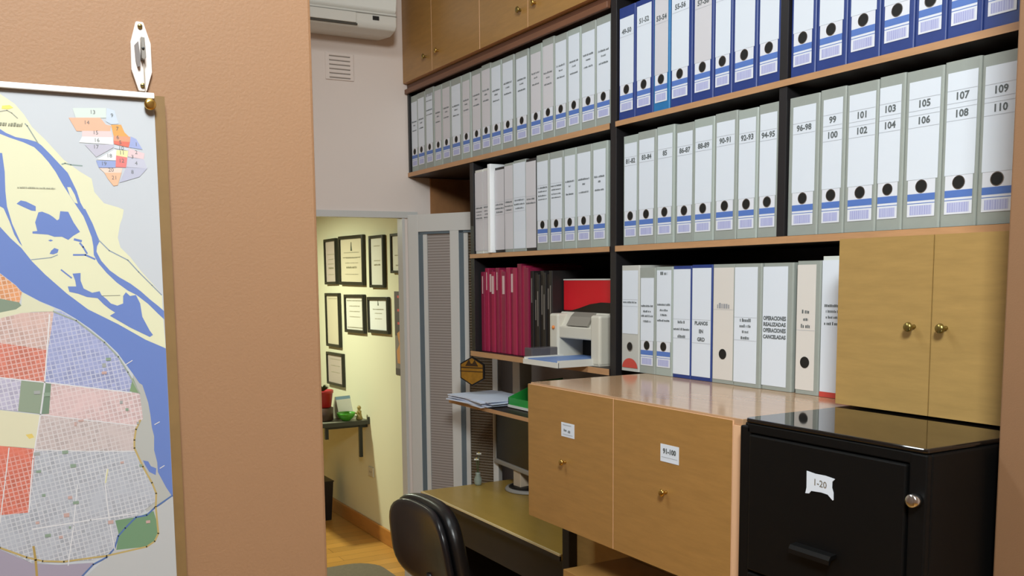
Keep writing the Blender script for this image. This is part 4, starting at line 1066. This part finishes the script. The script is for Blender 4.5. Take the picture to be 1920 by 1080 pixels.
# posts and pedestals below the low cupboard
o = bevel(MB().box(1.500, 1.528, 2.226, 2.262, 0.0, 0.9495).build('support_post', [BLACKLAM]), 0.002)
tag(o, 'black square post under the left end of the low cupboard', 'post')
t = thing('base_cabinet', 'shaded wooden base cabinet set back beneath the low cupboard', 'cabinet', (1.5290, 1.77, 0))
MB().box(0.02, 0.48, -0.415, 0.492, 0.0, 0.9492).build('carcass', WOODD, t)
for a, b in ((-0.413, 0.014), (0.017, 0.490)):
    door(t, 0.0, 0.0195, a, b, 0.06, 0.945, WOODD)
t = thing('drawer_pedestal', 'low wooden drawer pedestal beside the desk, under the cupboard', 'drawer unit', (1.322, 1.78, 0))
MB().box(0.016, 0.200, -0.30, 0.202, 0.02, 0.8195).build('carcass', WOODD, t)
MB().box(-0.002, 0.204, -0.302, 0.206, 0.820, 0.841, bev=0.001).build('top', WOOD, t)
for k in range(3):
    d_ = MB().box(0.0, 0.0155, -0.298, 0.200, 0.03 + k * 0.263, 0.289 + k * 0.263, bev=0.001).build('drawer', WOODD, t)
    knob(d_, 0.0, -0.04, 0.16 + k * 0.263, 0.008)

t = thing('office_chair', 'black padded office chair with its back to us at the desk', 'chair', (1.42, 2.525, 0))
def pad(w, h, th, name, mat, parent, taper=0.0, r=0.09, curve=0.03, tilt=0.0, base=(0, 0, 0), nx=20, flatback=False):
    """rounded cushion standing in the local YZ plane, thickness along x"""
    m = MB()
    ring = []
    n = 48
    def outline(s):
        out = []
        for k in range(n):
            a = 2 * math.pi * k / n
            ca, sa = math.cos(a), math.sin(a)
            p = 3.4
            d = (abs(ca) ** p + abs(sa) ** p) ** (-1 / p)
            y, z = d * ca * w / 2, d * sa * h / 2
            y *= 1 + taper * (z / (h / 2))
            out.append((y * s[0], z * s[1]))
        return out
    prof = [(-.5, .30), (-.5, .70), (-.46, .90), (-.30, .985), (0, 1.0), (.30, .985), (.46, .90), (.5, .70), (.5, .30)]
    rings = []
    for px, s in prof:
        ins = (1 - s)
        o = outline((1 - ins * .75, 1 - ins * .75))
        row = []
        for y, z in o:
            x = px * th - curve * (1 - (2 * y / w) ** 2) + curve
            row.append(m.bm.verts.new((base[0] + x - z * tilt, base[1] + y, base[2] + z)))
        rings.append(row)
    for a, b in zip(rings, rings[1:]):
        for k in range(n):
            f = m.bm.faces.new((a[k], a[(k + 1) % n], b[(k + 1) % n], b[k]))
            f.smooth = True
    for rr in (rings[0], rings[-1]):
        cen = m.bm.verts.new(sum((v.co for v in rr), Vector()) / n)
        for k in range(n):
            f = m.bm.faces.new((cen, rr[k], rr[(k + 1) % n]))
            f.smooth = True
    return m.build(name, mat, parent)
pad(0.425, 0.295, 0.050, 'backrest_cushion', LEATHER, t, -0.05, tilt=0.17, curve=-0.030, base=(-0.196, 0, 0.787))
pad(0.408, 0.275, 0.026, 'backrest_shell', M('black_shell_plastic', (24, 23, 26), 0.28), t, -0.06, tilt=0.17, curve=-0.030, base=(-0.232, 0, 0.785))
s = pad(0.46, 0.44, 0.075, 'seat', LEATHER, t, 0.0, curve=0.0)
s.rotation_euler = (0, math.radians(90), 0)
s.location = (0.02, 0, 0.455)
MB().tube([(0.0, 0, 0.405), (-0.13, 0, 0.405), (-0.205, 0, 0.47), (-0.222, 0, 0.60), (-0.222, 0, 0.70)], 0.016, 12).build('back_bracket', BLACKP, t)
MB().lathe([(0.075, 0.40), (0.075, 0.415), (0.026, 0.395), (0.026, 0.22), (0.020, 0.22), (0.020, 0.10)][::-1], (0.02, 0, 0), 'z', 20).build('gas_lift', BLACKP, t)
st = MB()
for k in range(5):
    a = 2 * math.pi * k / 5 + .3
    c_, s_ = math.cos(a), math.sin(a)
    st.tube([(0.02 + .02 * c_, .02 * s_, 0.105), (0.02 + .15 * c_, .15 * s_, 0.085), (0.02 + .27 * c_, .27 * s_, 0.066)], [0.022, 0.018, 0.013], 10)
st.build('star_base', BLACKP, t)
for k in range(5):
    a = 2 * math.pi * k / 5 + .3
    MB().lathe([(0.020, -0.018), (0.0255, -0.014), (0.0255, 0.014), (0.020, 0.018)], (0.02 + .27 * math.cos(a), .27 * math.sin(a), 0.0260), 'y', 16).build('castor', BLACKP, t)

# ------------------------------------------------------------------ the room beyond the doorway
rg = MB()
pts = []
x0, x1, y0, y1, r = 0.75, 1.93, 3.98, 4.84, 0.16
for cx_, cy_, a0 in ((x1 - r, y1 - r, 0), (x0 + r, y1 - r, 90), (x0 + r, y0 + r, 180), (x1 - r, y0 + r, 270)):
    for k in range(7):
        a = math.radians(a0 + 15 * k)
        pts.append((cx_ + r * math.cos(a), cy_ + r * math.sin(a)))
rg.prism(pts, 2, 0.0005, 0.012)
tag(rg.build('rug', RUG), 'grey-brown rug with rounded corners on the wooden floor past the doorway', 'rug')

def certificate(y0, y1, z0, z1, label, fw=0.017, paper=PAPER, roll=0.0, lines=(), emblem=None, frame_mat=FRAME):
    w, h = y1 - y0, z1 - z0
    t = thing('picture_frame', label, 'framed certificate', (XW, (y0 + y1) / 2, (z0 + z1) / 2), (math.radians(roll), 0, 0), 'framed certificates on the cream wall')
    f = MB()
    a, b = w / 2, h / 2
    f.box(-0.022, -0.001, -a, -a + fw, -b, b, bev=0.003).box(-0.022, -0.001, a - fw, a, -b, b, bev=0.003)
    f.box(-0.022, -0.001, -a + fw * .9, a - fw * .9, -b, -b + fw, bev=0.003).box(-0.022, -0.001, -a + fw * .9, a - fw * .9, b - fw, b, bev=0.003)
    f.build('frame', frame_mat, t)
    s = MB().box(-0.012, -0.004, -a + fw * .8, a - fw * .8, -b + fw * .8, b - fw * .8).build('certificate', paper, t)
    if lines:
        tx = MB()
        for fr_, wd, sz, mi in lines:
            tx.bars((w - 2 * fw) * wd, sz, lambda p, q, fr_=fr_: (-0.0126, -p, (fr_ - .5) * h + q), mi)
        if emblem:
            ez, es = emblem
            zc = (ez - .5) * h
            tx.flat([(-0.0126, es * p, zc + es * q) for p, q in ((-.5, -.9), (.5, -.9), (.35, .1), (.2, .9), (-.15, .9), (-.2, .1))], 2)
        tx.build('lettering', [M('brown_print', (150, 142, 112), .6), M('pale_print', (186, 178, 150), .6), M('emblem_print', (84, 88, 70), .6)], s)
    return t
CP = M('certificate_paper', (216, 204, 172), 0.6)
CPW = M('pale_certificate_paper', (226, 222, 204), 0.6)
CPK = M('pinkish_certificate_paper', (196, 180, 164), 0.6)
ln = [(.66, .7, .006, 1), (.55, .5, .006, 1), (.45, .6, .006, 1), (.36, .5, .012, 0), (.22, .6, .006, 1)]
certificate(5.845, 6.072, 1.558, 1.857, 'tall framed certificate, leftmost of the top row of frames', .018, CPK, -0.6, ln)
certificate(5.372, 5.790, 1.554, 1.862, 'largest framed certificate with dark emblem, second in the top row', .021, CP, 0.6, [(.56, .8, .006, 0)] + ln, (.78, .030))
certificate(5.055, 5.274, 1.540, 1.845, 'tall framed certificate with blank foot, third in the top row', .017, CPW, 0.2, [(.80, .5, .006, 1), (.52, .5, .006, 1), (.44, .5, .010, 0)])
certificate(4.700, 4.952, 1.622, 1.843, 'framed certificate cut off by the door frame, right end of the top row', .015, CPW, 0.3, [(.45, .7, .006, 1), (.2, .6, .008, 1)], (.76, .016))
certificate(5.815, 6.080, 1.145, 1.501, 'tall yellowish framed sheet, left in the middle row of frames', .018, CP, -0.5, [(.9, .7, .005, 1)])
certificate(5.381, 5.716, 1.256, 1.496, 'framed pale diploma with ruled lines, middle of the second row', .020, CPW, -0.6, [(.84, .9, .006, 0), (.70, .6, .007, 1), (.56, .6, .006, 1), (.42, .6, .006, 1), (.14, .9, .006, 0)])
certificate(5.007, 5.320, 1.271, 1.486, 'framed white diploma with small crest, right end of the second row', .020, M('white_certificate_paper', (236, 236, 226), .6), -0.7, [(.66, .6, .006, 0), (.55, .4, .005, 1), (.40, .4, .005, 1)], (.84, .018))
certificate(5.775, 6.088, 0.888, 1.106, 'small framed pinkish sheet, lowest of all the frames above the shelf', .016, CPK, -0.6, [(.8, .7, .006, 1), (.6, .6, .005, 1), (.4, .6, .005, 1)])

t = thing('poster', 'tall narrow poster with dark top and orange figure by the door frame', 'poster', (XW, 4.795, 1.282))
MB().box(-0.0030, -0.0010, -0.15, 0.15, -0.238, 0.238).build('sheet', M('poster_paper', (126, 116, 108), 0.6), t)
pr = MB()
def pq(y0, y1, z0, z1, mi, d=0.0034):
    pr.flat([(-d, y0, z0), (-d, y1, z0), (-d, y1, z1), (-d, y0, z1)], mi)
pq(-.15, .15, -.012, .238, 0)
for zz in (.208, .132, .058):
    pq(-.13, .11, zz - .007, zz + .007, 1, 0.0037)
    pq(-.05, .06, zz - .004, zz + .004, 2, 0.0039)
pr.flat([(-0.0037, a, b) for a, b in ((-.14, -.18), (.12, -.17), (.13, -.10), (.09, -.06), (.12, .0), (.06, .025), (-.05, .02), (-.14, -.02))], 3)
pq(-.15, .15, -.238, -.20, 0)
pr.build('print', [M('poster_dark', (86, 78, 74), .6), M('poster_red', (196, 84, 78), .6), M('poster_cream', (226, 190, 170), .6), M('poster_orange', (196, 138, 86), .6)], t, fixn=False)

t = thing('wall_outlet', 'small white wall outlet low on the cream wall', 'outlet', (XW, 5.362, 0.402))
MB().box(-0.009, -0.0005, -0.040, 0.040, -0.030, 0.030, bev=0.003).build('plate', M('outlet_white', (206, 200, 178), 0.4), t)
so = MB()
for dy in (-.012, .012):
    so.box(-0.0096, -0.0091, dy - .002, dy + .002, -.006, .006)
so.build('socket_slots', HOLE, t)

t = thing('wall_shelf', 'dark-edged wall shelf on two brackets in the room beyond the doorway', 'shelf', (XW, 5.95, 0.726))
MB().box(-0.46, -0.0005, -0.575, 0.70, -0.022, -0.002, bev=0.001).build('board', M('grey_shelf_laminate', (126, 124, 108), 0.4), t)
eb = MB()
eb.box(-0.463, -0.0005, -0.579, -0.5755, -0.026, 0.000).box(-0.463, -0.4605, -0.5755, 0.70, -0.026, 0.000)
eb.box(-0.012, -0.0005, -0.579, -0.567, 0.0, 0.018)
eb.build('edge_band', M('dark_shelf_edge', (58, 60, 52), 0.4), t)
for y in (-0.53, 0.45):
    bkt = MB()
    bkt.box(-0.055, -0.035, y - .010, y + .010, -0.235, -0.0225).box(-0.0355, -0.0005, y - .010, y + .010, -0.05, -0.03)
    bkt.box(-0.275, -0.255, y - .010, y + .010, -0.105, -0.0225)
    bkt.box(-0.255, -0.055, y - .006, y + .006, -0.045, -0.030)
    bkt.build('bracket', STEEL, t)
zs = 0.7265
t = thing('bowl', 'bright green bowl near the end of the wall shelf', 'bowl', (2.015, 5.435, zs))
MB().lathe([(0.026, 0.0), (0.028, 0.003), (0.045, 0.018), (0.056, 0.036), (0.058, 0.048), (0.055, 0.048), (0.050, 0.034), (0.036, 0.014), (0.010, 0.008)], (0, 0, 0), 'z', 30).build('bowl', M('green_glaze', (74, 160, 44), 0.25), t)
t = thing('desk_calendar', 'white tent desk calendar with blue top standing behind the green bowl', 'calendar', (2.040, 5.560, zs), (0, 0, math.radians(14)))
cl = MB()
cl.prism([(-0.045, 0.0), (0.045, 0.0), (0.003, 0.135), (-0.003, 0.135)], 0, -0.055, 0.055)
cl.build('stand', M('calendar_grey', (150, 146, 124), 0.6), t)
pg = MB()
v = [(-0.054, -0.0462, 0.001), (0.054, -0.0462, 0.001), (0.054, -0.0095, 0.117), (-0.054, -0.0095, 0.117)]
pg.flat(v, 0)
pg.flat([(-0.054, -0.0098, 0.1165), (0.054, -0.0098, 0.1165), (0.054, -0.0040, 0.135), (-0.054, -0.0040, 0.135)], 1)
pg.build('page', [M('calendar_white', (236, 238, 236), 0.5), M('calendar_blue', (140, 176, 210), 0.5)], t)
t = thing('flower_pot', 'red flower pot with small green plant at the left of the wall shelf', 'potted plant', (1.895, 5.505, zs))
MB().lathe([(0.052, 0.0), (0.060, 0.004), (0.060, 0.080), (0.052, 0.080)], (0, 0, 0), 'z', 24).build('stand', M('dark_stand', (70, 48, 34), 0.5), t)
MB().lathe([(0.040, 0.081), (0.048, 0.085), (0.060, 0.170), (0.064, 0.172), (0.064, 0.188), (0.056, 0.188), (0.052, 0.176)], (0, 0, 0), 'z', 24).build('pot', M('red_glaze', (170, 34, 34), 0.35), t)
lf = MB()
for k in range(26):
    a, tl_ = random.uniform(0, 6.28), random.uniform(.3, 1.1)
    d = Vector((math.cos(a) * math.sin(tl_), math.sin(a) * math.sin(tl_), math.cos(tl_)))
    sd = d.cross(Vector((0, 0, 1))).normalized() * 0.008
    b0 = Vector((0, 0, 0.178))
    mid, tip = b0 + d * 0.034, b0 + d * 0.062 - Vector((0, 0, 0.010))
    lf.flat([b0, mid + sd, tip, mid - sd])
lf.build('foliage', M('dark_green_leaf', (58, 74, 34), 0.5), t)
t = thing('figurine', 'small tan figurine at the right end of the wall shelf', 'figurine', (2.098, 5.425, zs))
fg = MB()
fg.lathe([(0.018, 0.0), (0.022, 0.004), (0.017, 0.020), (0.013, 0.040), (0.015, 0.050), (0.007, 0.058), (0.012, 0.068), (0.013, 0.076), (0.005, 0.086)], (0, 0, 0), 'z', 18)
fg.tube([(0.0, 0.010, 0.048), (-0.012, 0.020, 0.034), (-0.020, 0.014, 0.040)], 0.005, 8).tube([(0.0, -0.010, 0.048), (-0.010, -0.022, 0.040), (-0.018, -0.020, 0.058)], 0.005, 8)
fg.build('body', M('tan_ceramic', (168, 146, 84), 0.4), t)
t = thing('wastebasket', 'black rectangular wastebasket on the wooden floor below the wall shelf', 'bin', (1.985, 5.93, 0.0))
wb = MB()
ou = [(-.075, -.10), (.075, -.10), (.075, .10), (-.075, .10)]
for (ax, ay), (bx, by) in zip(ou, ou[1:] + ou[:1]):
    wb.prism([(ax * .8, ay * .8), (bx * .8, by * .8), (bx * .75, by * .75), (ax * .75, ay * .75)], 2, 0.001, 0.004)
    v = [(ax * .82, ay * .82, .001), (bx * .82, by * .82, .001), (bx, by, .262), (ax, ay, .262)]
    i_ = [(ax * .79, ay * .79, .004), (bx * .79, by * .79, .004), (bx * .96, by * .96, .262), (ax * .96, ay * .96, .262)]
    wb.flat(v).flat(i_).flat([v[3], v[2], i_[2], i_[3]])
wb.flat([(a * .82, b * .82, .001) for a, b in ou]).flat([(a * .79, b * .79, .004) for a, b in ou])
wb.build('shell', BLACKP, t)
MB().box(-0.079, 0.079, -0.104, 0.104, 0.262, 0.268).build('swing_lid', M('black_lid', (30, 28, 28), 0.35), t)
